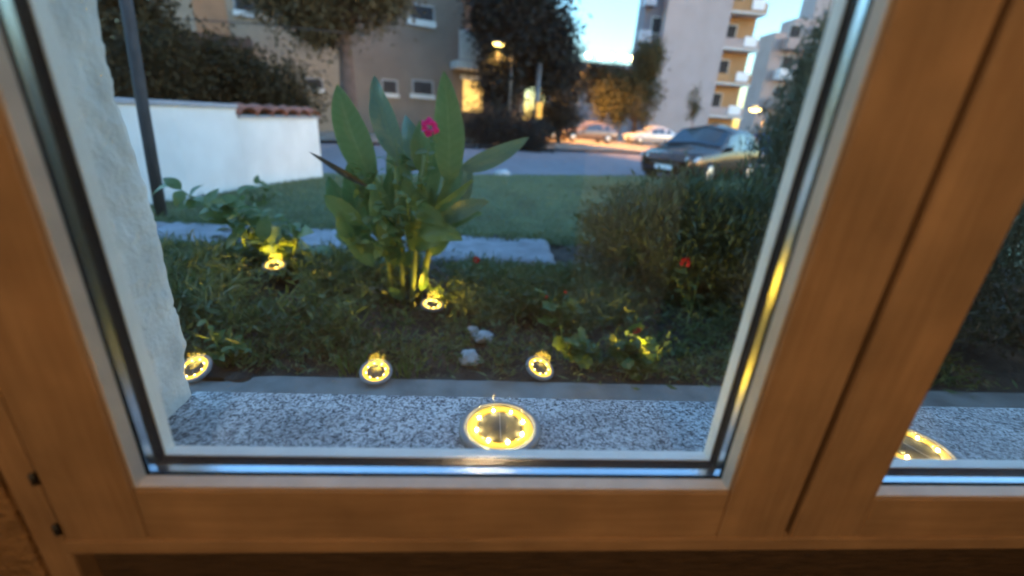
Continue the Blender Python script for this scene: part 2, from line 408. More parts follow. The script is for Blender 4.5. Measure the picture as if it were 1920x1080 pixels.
box('wall_below_window', -.4365, 1.36, .386, .566, -.3, .495, M['plaster'], hw)
box('wall_above_window', -.4365, 1.36, .20, .566, WT, 3.2, M['plaster'], hw)
box('wall_right_block', 1.36, 4.2, .20, .566, -.3, 3.2, M['plaster'], hw)
# interior: a dim room lit by one lamp
for nm, a in (('room_floor', (-3.2, 4.2, -4.2, .2, -.32, -.25)), ('room_ceiling', (-3.2, 4.2, -4.2, .2, 2.45, 2.52)),
              ('room_wall_left', (-3.26, -3.2, -4.2, .2, -.25, 2.45)), ('room_wall_right', (4.2, 4.26, -4.2, .2, -.25, 2.45)),
              ('room_wall_back', (-3.2, 4.2, -4.26, -4.2, -.25, 2.45))):
    o = box(nm, *a, M['room']); o['kind'] = 'structure'
o = box('house_roof', -3.6, 4.6, -4.8, .9, 3.2, 3.35, M['roof']); tag(o, 'brown eaves slab of the house above the window', 'roof')
pl = thing('pendant_lamp', 'round warm pendant lamp hanging in the room behind the viewer', 'lamp', (.05, -1.0, 1.9))
bm = bmesh.new(); bmesh.ops.create_uvsphere(bm, u_segments=24, v_segments=16, radius=.09)
bmesh.ops.translate(bm, vec=(.05, -1.0, 1.9), verts=bm.verts); link('globe_shade', bm_mesh('globe_shade', bm), M['bulbglow'], pl, True)
tube('cord', [(.05, -1.0, 1.99), (.05, -1.0, 2.45)], .004, M['plastic'], pl)
ld = bpy.data.lights.new('room_light', 'POINT'); ld.energy = 2.7; ld.color = (1, .72, .42); ld.shadow_soft_size = .09
lo = bpy.data.objects.new('room_light', ld); C.objects.link(lo); lo.parent = pl; lo.location = (0, 0, -.11)
cb = thing('added_cabinet', 'made-up pale wooden cabinet, added out of view to give a faint tan reflection in the glass', 'cabinet', (.75, -1.45, -.25))  # unseen cabinet, added so that the glass reflects a tan patch
M['cabinet'] = mat('pale_cabinet_wood', (.52, .40, .26), .5, .12, 6, stretch=(8, 8, 1))
box('carcass', .52, .96, -1.60, -1.32, -.2495, .85, M['cabinet'], cb, .004)
for k in range(2):
    d_ = box('cabinet_door', .525+.218*k, .737+.218*k, -1.3195, -1.30, -.2, .83, M['cabinet'], cb, .004)
    tube('handle', [(.722+.034*k, -1.29, .30), (.722+.034*k, -1.29, .42)], .006, M['galv'], d_)
# granite sill outside, concrete strip on the ground
o = box('granite_sill', -.434, 1.358, .372, .5785, .496, .53, M['granite'], None, .002); tag(o, 'speckled blue grey granite sill outside the window', 'window sill')
V = []; F = []; n = 120
for i in range(n+1):
    x = -3.2+6.4*i/n; e = 1.395+.006*mn.noise((x*9, 0, 0))+.004*mn.noise((x*30, 3, 0)) - (.05*math.exp(-((x+.93)/.09)**2))
    V += [(x, .567, .015), (x, e-.01, .018), (x, e, .006), (x, e, -.06)]
for i in range(n):
    for k in range(3): a = 4*i+k; F.append((a, a+4, a+5, a+1))
o = link('concrete_strip', mesh('concrete_strip', V, F), M['concrete']); o['kind'] = 'structure'

# ------------------------------------------------------------------ the window
YF = .325                                # inner wood face
ZB, ZT = CAMZ-.352, 1.86                 # daylight opening of a sash
def make_sash(name, label, x0, x1, xs0, xs1, ZB=ZB):
    """x0..x1 daylight opening, xs0..xs1 outer edges of the sash"""
    t = thing(name, label, 'window sash', ((x0+x1)/2, YF, .5), 'casement sashes of the window')
    zb0, zt1 = CAMZ-.4335, ZT+.09
    e = .012
    box('stile', xs0, x0, YF, .385, zb0, zt1, M['woodV'], t, .004, 3)
    box('stile', x1, xs1, YF, .385, zb0, zt1, M['woodV'], t, .004, 3)
    box('bottom_rail', x0+.0003, x1-.0003, YF+.0006, .385, zb0, ZB, M['woodH'], t, .003, 3)
    box('top_rail', x0+.0003, x1-.0003, YF+.0006, .385, ZT, zt1, M['woodH'], t, .003, 3)
    # layers seen edge-on round the glass: bead, seal, spacer, seal, outer edge
    def ring(nm, ya, yb, th, m):
        p = thing_part(nm, t)
        box('bottom_strip', x0+th, x1-th, ya, yb, ZB+.0002, ZB+th, m, p, min(.0012, th*.4))
        box('top_strip', x0+th, x1-th, ya, yb, ZT-th, ZT-.0002, m, p, min(.0012, th*.4))
        box('side_strip', x0+.0002, x0+th, ya, yb, ZB+.0002, ZT-.0002, m, p, min(.0012, th*.4))
        box('side_strip', x1-th, x1-.0002, ya, yb, ZB+.0002, ZT-.0002, m, p, min(.0012, th*.4))
    ring('glazing_bead', YF+.0035, .3432, .0022, M['bead'])
    ring('inner_seal', .3434, .3486, .0016, M['gasket'])
    ring('spacer', .3488, .3580, .0010, M['alu'])
    ring('outer_seal', .3582, .3700, .0016, M['gasket'])
    ring('outer_edge', .3702, .3845, .0022, M['outerbead'])
    box('pane', x0+.001, x1-.001, .3446, .3480, ZB+.001, ZT-.001, M['glass'], t)
    box('pane', x0+.001, x1-.001, .3590, .3625, ZB+.001, ZT-.001, M['glass'], t)
    return t
def thing_part(nm, parent):
    o = bpy.data.objects.new(nm, None); C.objects.link(o); o.parent = parent; OFF[o.name] = OFF[parent.name]; o.empty_display_size = .02; return o
s1 = make_sash('window_sash', 'large pine window sash framing the garden view', -.325, .272, -.403, .3500)
s2 = make_sash('window_sash', 'pine window sash at the right edge, mostly cut off', .438, 1.06, .3575, 1.14, ZB-.008)
fr = thing('window_frame', 'fixed pine window frame around both sashes', 'window frame', (.36, .36, .45))
box('jamb', -.434, -.4050, YF+.001, .384, .43, 1.98, M['woodV'], fr, .003)
M['roughwall'] = mat('rough_brown_plaster', (.36, .19, .075), .95, .3, 25, bump=1, bscale=160)
o = box('inner_wall_left', -3.2, -.4345, YF-.002, .384, -.25, 2.45, M['roughwall']); o['kind'] = 'structure'
o = box('inner_wall_corner', -.4340, -.3995, YF-.001, .3445, -.25, .4295, M['roughwall']); o['kind'] = 'structure'
box('jamb', 1.143, 1.355, .318, .384, .4965, 1.98, M['woodV'], fr, .003)
box('head', -.4355, 1.355, .318, .384, 1.981, WT-.002, M['woodH'], fr, .003)
box('cover_strip', -.4048, 1.142, YF-.0025, .371, CAMZ-.4345, CAMZ-.4165, M['woodH'], fr, .002)
bx_ = box('astragal_back', .347, .361, .350, .384, CAMZ-.416, 1.95, M['woodV'], fr)
for z in (CAMZ-.336, CAMZ-.401):
    tube('gap_shade_spot', [(-.4045, .3235, z-.006), (-.4045, .3235, z+.006)], .0025, M['plastic'], fr)  # small black pins stand in for shadow spots along the sash gap
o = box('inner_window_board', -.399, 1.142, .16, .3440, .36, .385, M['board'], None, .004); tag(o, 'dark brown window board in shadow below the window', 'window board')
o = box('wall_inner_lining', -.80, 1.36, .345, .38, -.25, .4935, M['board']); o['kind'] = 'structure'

# ------------------------------------------------------------------ solar disc lights
def make_disc():
    t = thing('solar_light', 'x', 'solar light', group='round solar garden lights')
    lathe('rim', [(.0, .0), (.0565, .0), (.0585, .003), (.0585, .011), (.0560, .0135), (.0475, .0135), (.0475, .008), (0, .008)], M['rim'], t)
    lathe('lit_ring', [(.0318, .0085), (.0322, .0115), (.0360, .0122), (.0455, .0122), (.0470, .0100), (.0470, .0085), (.0318, .0085)], M['ledring'], t, 48)
    for k, rr in enumerate((.0385, .0415, .0445)):
        lathe('ring_groove', [(rr-.0004, .0121), (rr, .0126), (rr+.0004, .0121)], M['clear'], t, 40)
    lathe('solar_panel', [(0, .0122), (.0313, .0122), (.0316, .0085)], M['solar'], t)
    box('cell_line', -.0003, .0003, -.029, .029, .01225, .0126, M['frame'], t)
    for k in range(8):
        q = 2*math.pi*(k+.35)/8
        bm = bmesh.new(); bmesh.ops.create_icosphere(bm, subdivisions=2, radius=.0020)
        bmesh.ops.translate(bm, vec=(.0345*math.cos(q), .0345*math.sin(q), .0135), verts=bm.verts)
        link('led', bm_mesh('led', bm), M['led'], t, True)
    lathe('stake', [(.006, -.0002), (.005, -.06), (.0008, -.10)], M['plastic'], t, 10)
    l = bpy.data.lights.new('disc_glow', 'SPOT'); l.spot_size = R(178); l.spot_blend = .1; l.energy = .004; l.color = (1, .60, .04); l.shadow_soft_size = .03
    lo = bpy.data.objects.new('disc_glow', l); C.objects.link(lo); lo.parent = t; lo.location = (0, 0, .045); lo.rotation_euler = (math.pi, 0, 0)
    return t
disc = make_disc()
def place_disc(p, label, tilt=(0, 0), power=None, rz=0, first=[True]):
    o = disc if first[0] else copy_tree(disc); first[0] = False
    o.location = p; o.rotation_euler = (R(tilt[0]), R(tilt[1]), R(rz)); o['label'] = label
    if power is not None:
        for ch in o.children:
            if ch.type == 'LIGHT': ch.data = ch.data.copy(); ch.data.energy = power
    return o
p = atz(937, 812, .5302); o1 = place_disc((p.x, p.y, .5302), 'large round solar light glowing yellow on the granite sill, nearest the middle', power=.004)
for ch in o1.children:
    if ch.name.startswith('stake'): bpy.data.objects.remove(ch)
p = atz(1704, 852, .5302); o2 = place_disc((p.x, p.y, .5302), 'solar light on the sill seen through the right sash, half hidden by wood', power=.004, rz=20)
for ch in list(o2.children):
    if ch.name.startswith('stake'): bpy.data.objects.remove(ch)
BL = {}
for key, x, y, tl, lab, pw in (
    ('a', 366, 691, (24, -12), 'solar light beside the plaster edge, at the left end of the bed', .32),
    ('b', 705, 697, (20, 3), 'solar light between grass tufts at the front of the bed, middle one', .24),
    ('c', 1011, 690, (22, 8), 'solar light on bare soil right of the pale stones', .17),
    ('d', 810, 572, (8, 6), 'solar light at the foot of the canna stems', .34),
    ('e', 515, 500, (12, 0), 'solar light half hidden under leaves near the path, farthest left', .5),
    ('f', 1192, 668, (5, 0), 'solar light hidden under the brightly lit geranium leaves', .8)):
    p = atz(x, y, .13 if key == 'e' else .05); BL[key] = p
    o = place_disc((p.x, p.y, .13 if key == 'e' else .045), lab, tl, pw, rz=random.uniform(0, 40))
    for ch in o.children:
        if ch.name.startswith('led'): ch.material_slots[0].link = 'OBJECT'; ch.material_slots[0].material = M['bedled']
        if ch.name.startswith('lit_ring'): ch.material_slots[0].link = 'OBJECT'; ch.material_slots[0].material = M['bedring']

# ------------------------------------------------------------------ plants
def blade(name, base, tip, width, m, parent, ctrl=(0, 0, 0), face=None, fold=.25, n=12, peak=.45, ripple=.0, sharp=1.0, twist=0):
    base, tip = Vector(base), Vector(tip); c = (base+tip)/2+Vector(ctrl)
    face = Vector(face) if face is not None else (CAM-(base+tip)/2).normalized()
    V = []; F = []; K = (-1, -.55, 0, .55, 1)
    ph = random.uniform(0, 6)
    for i in range(n+1):
        u = i/n; p = base*(1-u)**2+c*2*u*(1-u)+tip*u*u
        t = ((c-base)*(1-u)+(tip-c)*u).normalized()
        s = t.cross(face)
        s = (s if s.length > .05 else t.orthogonal()).normalized()
        if twist: s = Matrix.Rotation(twist*u, 3, t) @ s
        nn = s.cross(t)
        e = math.log(.5)/math.log(peak); w = width/2*max(.02, math.sin(math.pi*min(1, u**e)))**(.8*sharp)
        if i == n: w = width*.006
        for k in K:
            rp = ripple*width*math.sin(ph+u*17)*abs(k)*k
            V.append(p+s*w*k+nn*(fold*w*abs(k)+rp))
    for i in range(n):
        for k in range(4): a = 5*i+k; F.append((a, a+1, a+6, a+5))
    me = mesh(name, V, F); uvl = me.uv_layers.new(name='UVMap'); uvs = []
    for lp in me.loops: uvs += [K[lp.vertex_index % 5], (lp.vertex_index//5)/n]
    uvl.data.foreach_set('uv', uvs)
    return link(name, me, m, parent, True)

# canna
CB = atz(765, 566, .02); CY = CB.y
canna = thing('canna_plant', 'tall canna plant with broad upright leaves rising from the bed', 'plant', CB)
stemtops = []
for bx, by, tx, ty, dy, r in ((735, 560, 715, 330, .02, .013), (757, 566, 740, 300, 0, .014), (772, 566, 795, 290, -.02, .014), (785, 562, 838, 320, .03, .015), (748, 560, 690, 330, .05, .012), (778, 560, 770, 380, .07, .013)):
    b_ = at(bx, by, CY+dy); t_ = at(tx, ty, CY+dy)
    b_.z = min(b_.z, .0)
    m_ = (b_+t_)/2+Vector((random.uniform(-.01, .01), 0, 0))
    tube('stem', [b_, b_*.6+m_*.4, m_, t_], [r, r*1.05, r*.8, r*.45], M['cannastem'], canna, 9)
for (bx, by, tx, ty, w, dy, m_, cx, cz, fold) in (
    (700, 345, 632, 158, .150, .05, 'canna', -.03, .02, .25),
    (748, 300, 702, 142, .120, .08, 'cannateal', -.02, .0, .35),
    (842, 345, 832, 132, .140, -.03, 'canna', .02, 0, .2),
    (862, 318, 992, 257, .09, .10, 'cannateal', .0, -.03, .3),
    (690, 350, 578, 284, .030, -.10, 'cannadark', 0, -.01, .9),
    (770, 300, 760, 215, .09, .12, 'cannateal', .02, 0, .3),
    (800, 330, 790, 225, .10, .05, 'canna', -.02, 0, .3),
    (680, 420, 608, 365, .085, -.08, 'canna', -.03, .02, .3),
    (665, 460, 640, 395, .07, -.1, 'canna', -.03, 0, .3),
    (810, 400, 888, 335, .045, -.12, 'canna', 0, -.02, .4),
    (820, 420, 918, 378, .085, -.10, 'cannateal', .0, .04, .3),
    (815, 410, 860, 300, .08, .03, 'canna', .04, 0, .3),
    (770, 395, 835, 425, .085, -.16, 'canna', .01, .05, .3),
    (785, 440, 868, 452, .10, -.18, 'canna', .0, .06, .4),
    (780, 470, 850, 440, .07, -.14, 'canna', .0, .05, .3),
    (790, 545, 797, 498, .045, -.12, 'canna', .01, 0, .3),
    (758, 560, 728, 540, .050, -.12, 'canna', -.01, .02, .2),
    (760, 500, 775, 470, .055, -.1, 'canna', -.01, .02, .2),
    (720, 430, 690, 340, .09, .02, 'canna', -.02, 0, .3),
    (740, 420, 735, 310, .10, .06, 'canna', -.03, 0, .3),
    (770, 430, 760, 330, .11, -.04, 'canna', .03, 0, .3),
    (800, 450, 810, 350, .10, .06, 'canna', .03, 0, .3),
    (720, 480, 660, 430, .08, .0, 'canna', -.02, .03, .3),
    (672, 440, 615, 330, .11, .10, 'canna', -.03, .02, .3),
    (700, 470, 628, 440, .10, .02, 'canna', -.02, .05, .3),
    (840, 420, 880, 300, .10, .16, 'cannateal', .03, 0, .3),
    (705, 400, 668, 235, .11, .14, 'canna', -.03, 0, .3),
    (750, 400, 730, 235, .12, .16, 'canna', .03, 0, .3),
    (790, 400, 812, 245, .11, .14, 'canna', .03, 0, .3),
    (815, 440, 868, 285, .10, .12, 'canna', .02, 0, .3),
    (690, 450, 655, 300, .12, .08, 'canna', -.03, 0, .3),
    (735, 470, 705, 330, .12, -.02, 'canna', -.03, 0, .3),
    (775, 470, 790, 340, .12, -.06, 'canna', .02, 0, .3),
    (810, 480, 850, 370, .10, .0, 'canna', .03, 0, .3),
    (700, 500, 650, 410, .10, .05, 'canna', -.03, .02, .3),
    (745, 500, 720, 400, .10, -.08, 'canna', -.02, .02, .3),
    (830, 430, 905, 400, .06, .05, 'canna', .0, .03, .3)):
    b_ = at(bx, by, CY+dy*.5); t_ = at(tx, ty, CY+dy)
    blade('leaf', b_, t_, w, M[m_], canna, (cx, -.02, cz), fold=fold, ripple=.05, peak=.42, sharp=.9, twist=random.uniform(-.7, .7))

# generic leaf clouds (one mesh each)
LT = np.array([[0, 0, 0], [-.32, .45, .06], [0, 1, 0], [.32, .45, .06], ], float); LTF = np.array([[0, 1, 2, 3]])
def rand_rot(n, up=0.0):
    q = rng.normal(size=(n, 4)); q /= np.linalg.norm(q, axis=1)[:, None]
    w, x, y, z = q.T
    Rm = np.stack([1-2*(y*y+z*z), 2*(x*y-z*w), 2*(x*z+y*w), 2*(x*y+z*w), 1-2*(x*x+z*z), 2*(y*z-x*w), 2*(x*z-y*w), 2*(y*z+x*w), 1-2*(x*x+y*y)], 1).reshape(n, 3, 3)
    return Rm
def leaf_cloud(name, pts, size, m, parent=None, aspect=1.0, var=.4, dirs=None, spread=.6):
    n = len(pts); T = LT.copy(); T[:, 0] *= aspect
    s = size*(1+var*rng.uniform(-1, 1, n))
    if dirs is None: Rm = rand_rot(n)
    else:                                   # leaves point along dirs, with spread
        d = dirs+rng.normal(0, spread, (n, 3)); d /= np.linalg.norm(d, axis=1)[:, None]+1e-9
        a = np.cross(d, rng.normal(size=(n, 3))); a /= np.linalg.norm(a, axis=1)[:, None]+1e-9
        Rm = np.stack([a, d, np.cross(a, d)], 2)
    Vv = np.einsum('nij,kj->nki', Rm, T)*s[:, None, None]+pts[:, None, :]
    Ff = (LTF[None]+4*np.arange(n)[:, None, None]).reshape(-1, 4)
    return link(name, npmesh(name, Vv.reshape(-1, 3), Ff), m, parent)
def clumps(centre, radii, nclump, per, csize, hollow=.5, zmin=None):
    c = rng.normal(size=(nclump, 3)); c /= np.linalg.norm(c, axis=1)[:, None]
    c *= rng.uniform(hollow, 1, (nclump, 1))**.6
    c = np.array(centre)+c*np.array(radii)
    pts = np.repeat(c, per, 0)+rng.normal(0, csize, (nclump*per, 3))
    if zmin is not None: pts = pts[pts[:, 2] > zmin]
    return pts, c

def bush(name, label, cat, base, radii, zc, nclump, per, csize, lsize, m, stem_m='deadstem', aspect=1, group=None, up=None, nst=7):
    t = thing(name, label, cat, base, group)
    pts, c = clumps((base[0], base[1], base[2]+zc), radii, nclump, per, csize, .25, base[2]+.01)
    d = None
    if up is not None:
        d = pts-np.array([base[0], base[1], base[2]-.05]); d /= np.linalg.norm(d, axis=1)[:, None]; d = d*(1-up)+np.array([0, 0, up])
    leaf_cloud('foliage', pts, lsize, M[m], t, aspect, dirs=d, spread=.5)
    lst = []
    for k in rng.choice(len(c), min(nst, len(c)), False):
        e = Vector(c[k]); b_ = Vector(base)+Vector((random.uniform(-.03, .03), random.uniform(-.03, .03), 0)); mid = (b_+e)/2+Vector((0, 0, .04))
        lst.append(([b_, mid, e], [.006, .0045, .0025]))
    tubes('stems', lst, M[stem_m], t)
    return t
def twig_plant(name, label, base, tips, lsize, m, petm=None, cat='plant', group=None, per=7, leafw=.55, lobed=False):
    """stems to given tips, each carrying separate leaves along it"""
    t = thing(name, label, cat, base, group); lst = []
    proto = None
    for tp in tips:
        tp = Vector(tp); b_ = Vector(base)+Vector((random.uniform(-.02, .02), random.uniform(-.02, .02), 0))
        mid = b_*.5+tp*.5+Vector((0, 0, .10*(tp-b_).length)); pts = [b_*(1-u)**2+mid*2*u*(1-u)+tp*u*u for u in (0, .2, .4, .6, .8, 1)]
        lst.append((pts, [.0045, .004, .0035, .003, .0022, .0015]))
        for k in range(per):
            u = .35+.65*(k+random.random()*.5)/per; u = min(u, 1)
            q = b_*(1-u)**2+mid*2*u*(1-u)+tp*u*u
            d = Vector((random.uniform(-1, 1), random.uniform(-1, .6), random.uniform(-.25, .6))).normalized()
            s = lsize*random.uniform(.65, 1.25)
            if proto is None:
                proto = leaf_shape(lobed, leafw)
            o = bpy.data.objects.new('leaf', proto); C.objects.link(o); o.parent = t
            if not proto.materials: proto.materials.append(M[m])
            zax = (Vector((0, 0, 1))+Vector((random.uniform(-.6, .6), random.uniform(-.9, .2), 0))).normalized()
            xa = d.cross(zax).normalized(); za = xa.cross(d)
            Mx = Matrix(((xa.x, d.x, za.x, 0), (xa.y, d.y, za.y, 0), (xa.z, d.z, za.z, 0), (0, 0, 0, 1)))
            o.matrix_local = Matrix.Translation(q-Vector(base)) @ Mx @ Matrix.Scale(s, 4)
    tubes('stems', lst, M['stem'], t)
    return t
def leaf_shape(lobed, w):
    V = []; F = []
    if lobed:                               # round scalloped leaf
        n = 22; V.append((0, .12, -.03))
        for k in range(n):
            a = -math.pi/2+.25+(2*math.pi-.5)*k/(n-1); r = .5*(1+.13*math.cos(7*(a+math.pi/2)))
            V.append((r*math.cos(a)*1.05, .5+r*math.sin(a), .06+.05*math.cos(3.5*a)))
        F = [(0, k, k+1) for k in range(1, n)]
    else:
        n = 7
        for i in range(n+1):
            u = i/n; x = w/2*math.sin(math.pi*u**.8)**.85 if 0 < i < n else .01; z = .22*u-.42*u*u
            V += [(-x, u, z+.18*x), (0, u, z), (x, u, z+.18*x)]
        for i in range(n):
            a = 3*i; F += [(a, a+1, a+4, a+3), (a+1, a+2, a+5, a+4)]
    me = mesh('leaf_shape', V, F); me.polygons.foreach_set('use_smooth', [True]*len(me.polygons)); return me
def flower(parent, p, r, m, n=16, name='flower'):
    V = []; F = []; p = Vector(p)
    for k in range(n):
        d = Vector((random.gauss(0, 1), random.gauss(0, 1)-.5, random.gauss(0, .8)+.3)).normalized(); s = d.orthogonal().normalized(); s = Matrix.Rotation(random.uniform(0, 6), 3, d) @ s
        q = p+d*r*.35; a = len(V); L_ = r*random.uniform(.6, .9)
        V += [q-s*r*.12, q+s*r*.5+d*L_*.4, q+d*L_, q-s*r*.5+d*L_*.4]; F.append((a, a+1, a+2, a+3))
    for k in range(n):
        pass
    o = link(name, mesh(name, V, F), M[m], parent); return o

# rose behind the canna with the pink bloom
RB = Vector((CB.x+.02, CY+.22, 0))
rose = twig_plant('rose_bush', 'rose bush with one magenta bloom among the canna leaves', RB,
    [at(x, y, CY+dy) for x, y, dy in ((806, 246, -.14), (770, 270, .12), (720, 290, .1), (690, 300, .02), (660, 340, -.05), (740, 340, -.15), (700, 380, -.2), (790, 330, -.1), (830, 360, .1), (660, 400, -.15), (720, 430, -.2), (760, 300, 0), (780, 380, -.18), (650, 300, -.1), (740, 260, -.05), (700, 340, -.22), (760, 360, -.25), (640, 440, -.1), (690, 450, -.25))], .058, 'rose', per=16)
flower(rose, at(806, 240, CY-.14), .040, 'magenta', 30)
# left shrub: arching leafy sprays in front of the white wall
LB = atz(545, 520, .0)
ls = twig_plant('leafy_shrub', 'young shrub with arching compound leaves in front of the white wall', LB,
    [at(x, y, LB.y+dy) for x, y, dy in ((312, 338, .0), (345, 360, .05), (400, 365, -.1), (440, 358, .05), (380, 385, -.15), (480, 400, -.1), (520, 420, -.15), (560, 440, -.2), (490, 450, -.25), (600, 460, .1), (450, 400, .2), (330, 350, -.1), (420, 375, -.2), (540, 400, -.1))], .12, 'shrubleaf', per=9)
sb = twig_plant('small_bush', 'small leafy bush growing against the foot of the white wall', atz(487, 398, -.12),
    [at(x, y, 4.75) for x, y in ((465, 348), (480, 338), (500, 350), (515, 362), (470, 370), (495, 372))], .10, 'rose', per=7)
# ground cover left and across the bed (nobody could count it)
def cover(name, label, xr, yr, n, per, h, size, m, fn=None, aspect=.7):
    c = np.stack([rng.uniform(*xr, n), rng.uniform(*yr, n), np.zeros(n)], 1)
    if fn is not None: c = c[[fn(a) for a in c]]
    hh = h*rng.uniform(.3, 1, len(c))
    hh = hh*np.clip((2.95-c[:, 1])/.7, .3, 1); k = np.repeat(np.arange(len(c)), per); u = rng.uniform(.1, 1, len(k))
    pts = c[k]+np.stack([rng.normal(0, .035, len(k))*(.4+u), rng.normal(0, .035, len(k))*(.4+u), hh[k]*u], 1)
    d = np.stack([rng.normal(0, .5, len(k)), rng.normal(0, .5, len(k)), rng.uniform(0, .8, len(k))], 1)
    o = leaf_cloud(name, pts, size, M[m], None, aspect, dirs=d, spread=.25)
    return tag(o, label, 'ground cover', None, 'stuff')
def near(a, p, r): return (a[0]-p.x)**2+(a[1]-p.y)**2 < r*r
ST = [atz(880, 672, .02), atz(906, 632, .02), atz(705, 545, .02)]
def clear_lamps(a): return not any(near(a, q, .075) or (abs(a[0]-q.x) < .05 and q.y-.16 < a[1] < q.y) for q in ST) and not (near(a, BL['e'], .19) or (abs(a[0]-BL['e'].x-.49*(BL['e'].y-a[1])) < .14 and BL['e'].y-.35 < a[1] < BL['e'].y)) and not any(near(a, BL[k], .125) or (abs(a[0]-BL[k].x) < .06 and BL[k].y-.22 < a[1] < BL[k].y) for k in 'abcde')
cover('ground_cover', 'tangled dark green ground cover left of the canna', (-2.6, -.45), (1.46, 2.76), 1100, 34, .24, .05, 'weed',
      lambda a: clear_lamps(a) and (a[0] < -.62+.15*math.sin(a[1]*9) or a[1] > 2.0) and random.random() < min(1, .12+(a[1]-1.46)*1.6), .34)
cover('low_weeds', 'sparse low weeds on the soil at the front of the bed', (-1.3, 2.2), (1.43, 2.75), 900, 14, .09, .042, 'weed', clear_lamps, .4)
cover('ground_cover', 'green ground cover right of the canna in front of the slab', (-.15, .75), (1.75, 2.74), 300, 32, .15, .045, 'weed',
      lambda a: clear_lamps(a) and a[1] > 1.95-.2*a[0], .4)
M['fern'] = leafmat('feathery_weed_leaf', (.075, .115, .04), (.17, .20, .075), .3, .5)
cover('feathery_weeds', 'fine feathery weeds rising through the ground cover on the left', (-2.5, -.4), (1.5, 2.74), 420, 46, .30, .075, 'fern',
      lambda a: clear_lamps(a) and random.random() < min(1, .2+(a[1]-1.46)*1.4) and (a[0] < -.55 or a[1] > 2.1), .10)
cover('feathery_weeds', 'fine feathery weeds around the slab edge right of the canna', (-.2, 1.6), (1.6, 2.82), 260, 36, .20, .065, 'fern', lambda a: clear_lamps(a) and a[1] > 1.85-.1*a[0], .10)
cover('front_weeds', 'low mixed weeds along the concrete strip at the front of the bed', (-1.2, 2.2), (1.42, 1.66), 330, 13, .085, .04, 'fern', clear_lamps, .3)
cover('slab_edge_weeds', 'scattered weeds creeping over the slab edges', (-3, .6), (2.74, 2.9), 110, 14, .16, .045, 'weed', None, .4)
cover('lawn_edge_weeds', 'weeds growing along the far edge of the slabs', (-3, .9), (3.36, 3.56), 170, 12, .2, .05, 'fern', None, .3)
lt = np.stack([rng.uniform(-1.4, 2.2, 1500), rng.uniform(1.42, 2.7, 1500), rng.uniform(.01, .03, 1500)], 1)
lt = lt[[not any(near(a, BL[k], .14) for k in BL) for a in lt]]
tag(leaf_cloud('leaf_litter', lt, .035, M['litter'], None, .7), 'dry brown leaf litter on the bed soil', 'leaf litter', None, 'stuff')
def lamp_weed(label, c, tips, ls=.05):
    return twig_plant('leafy_weed', label, c, [Vector(c)+Vector(t) for t in tips], ls, 'geranium', group='leafy weeds by the lamps', per=6)
lamp_weed('yellow lit leafy weed arching over the light at the plaster edge', BL['a']+Vector((.05, .09, -.05)), [(-.02, -.02, .16), (.06, .0, .13), (-.06, .03, .19), (.12, -.02, .10), (.02, -.05, .10)])
lamp_weed('yellow lit weed over the light near the path', Vector((BL['e'].x, BL['e'].y+.15, 0)), [(-.10, -.06, .22), (.06, -.04, .26), (.12, -.04, .20), (-.02, -.02, .28)], .06)
lamp_weed('small leaf sprig behind the light at the canna foot', BL['d']+Vector((.02, .07, -.05)), [(.0, -.02, .14), (.06, -.02, .10), (-.05, 0, .16)], .045)
# grass tufts near the lamps
def tuft(label, base, n, h, m='weed', sp=.05):
    t = thing('grass_tuft', label, 'grass', base, 'grass tufts by the lamps')
    for k in range(n):
        a = random.uniform(0, 6.28); d = Vector((math.cos(a), math.sin(a), 0)); b_ = Vector(base)+d*random.uniform(0, sp)
        tp = b_+d*random.uniform(.02, .6)*h+Vector((0, 0, h*random.uniform(.5, 1)))
        blade('blade', b_, tp, .006, M[m], t, (0, 0, h*.15), n=5, fold=.3)
b = BL['b']
tuft('yellow lit grass tuft just left of the middle bed light', b+Vector((-.11, .06, -.06)), 26, .11, 'geranium')
tuft('yellow lit grass tuft just right of the middle bed light', b+Vector((.10, .05, -.06)), 26, .11, 'geranium')
tuft('grass tuft behind the light at the plaster edge', BL['a']+Vector((.06, .12, -.06)), 30, .15, 'geranium')
# geraniums and other red-flowered plants
def geran(label, x, y, tips, dy=0, fl=(), per=6, ls=.055):
    b_ = atz(x, y, 0)
    t = twig_plant('geranium', label, b_, [at(tx, ty, b_.y+d) for tx, ty, d in tips], ls, 'geranium', group='geraniums in the bed', per=per, lobed=True)
    for fx, fy, d, r in fl: flower(t, at(fx, fy, b_.y+d), r, 'red', 22)
    return t
geran('geranium with a red bloom in front of the grey slab', 905, 545, [(893, 500, -.02), (880, 520, -.05), (915, 520, -.03)], 0, [(893, 488, -.02, .022)], 4, .05)
geran('geranium with two small orange buds right of the bare soil', 1060, 610, [(1010, 545, -.05), (1035, 565, -.1), (1065, 560, -.08), (1085, 575, -.1), (1015, 600, -.15), (1105, 590, 0)], 0, [(1024, 557, -.05, .010), (1060, 547, -.05, .008)], 5, .055)
geran('geranium lit from below beside a red bloom', 1180, 690, [(1150, 640, -.02), (1175, 630, -.02), (1190, 622, -.02), (1215, 640, -.04), (1165, 655, -.05), (1205, 655, -.05), (1225, 665, 0), (1190, 645, -.06)], 0, [(1191, 618, -.02, .020)], 7, .055)
geran('small geranium in front of the hidden light', 1195, 712, [(1165, 672, 0), (1185, 668, .02), (1205, 670, 0), (1222, 678, .02), (1178, 688, 0), (1208, 690, 0)], 0, [], 4, .045)
geran('low geranium between the right bed lights', 1095, 690, [(1050, 630, -.03), (1075, 635, -.05), (1100, 625, 0), (1050, 655, -.08), (1120, 650, -.02), (1085, 660, -.06)], 0, [], 6, .05)
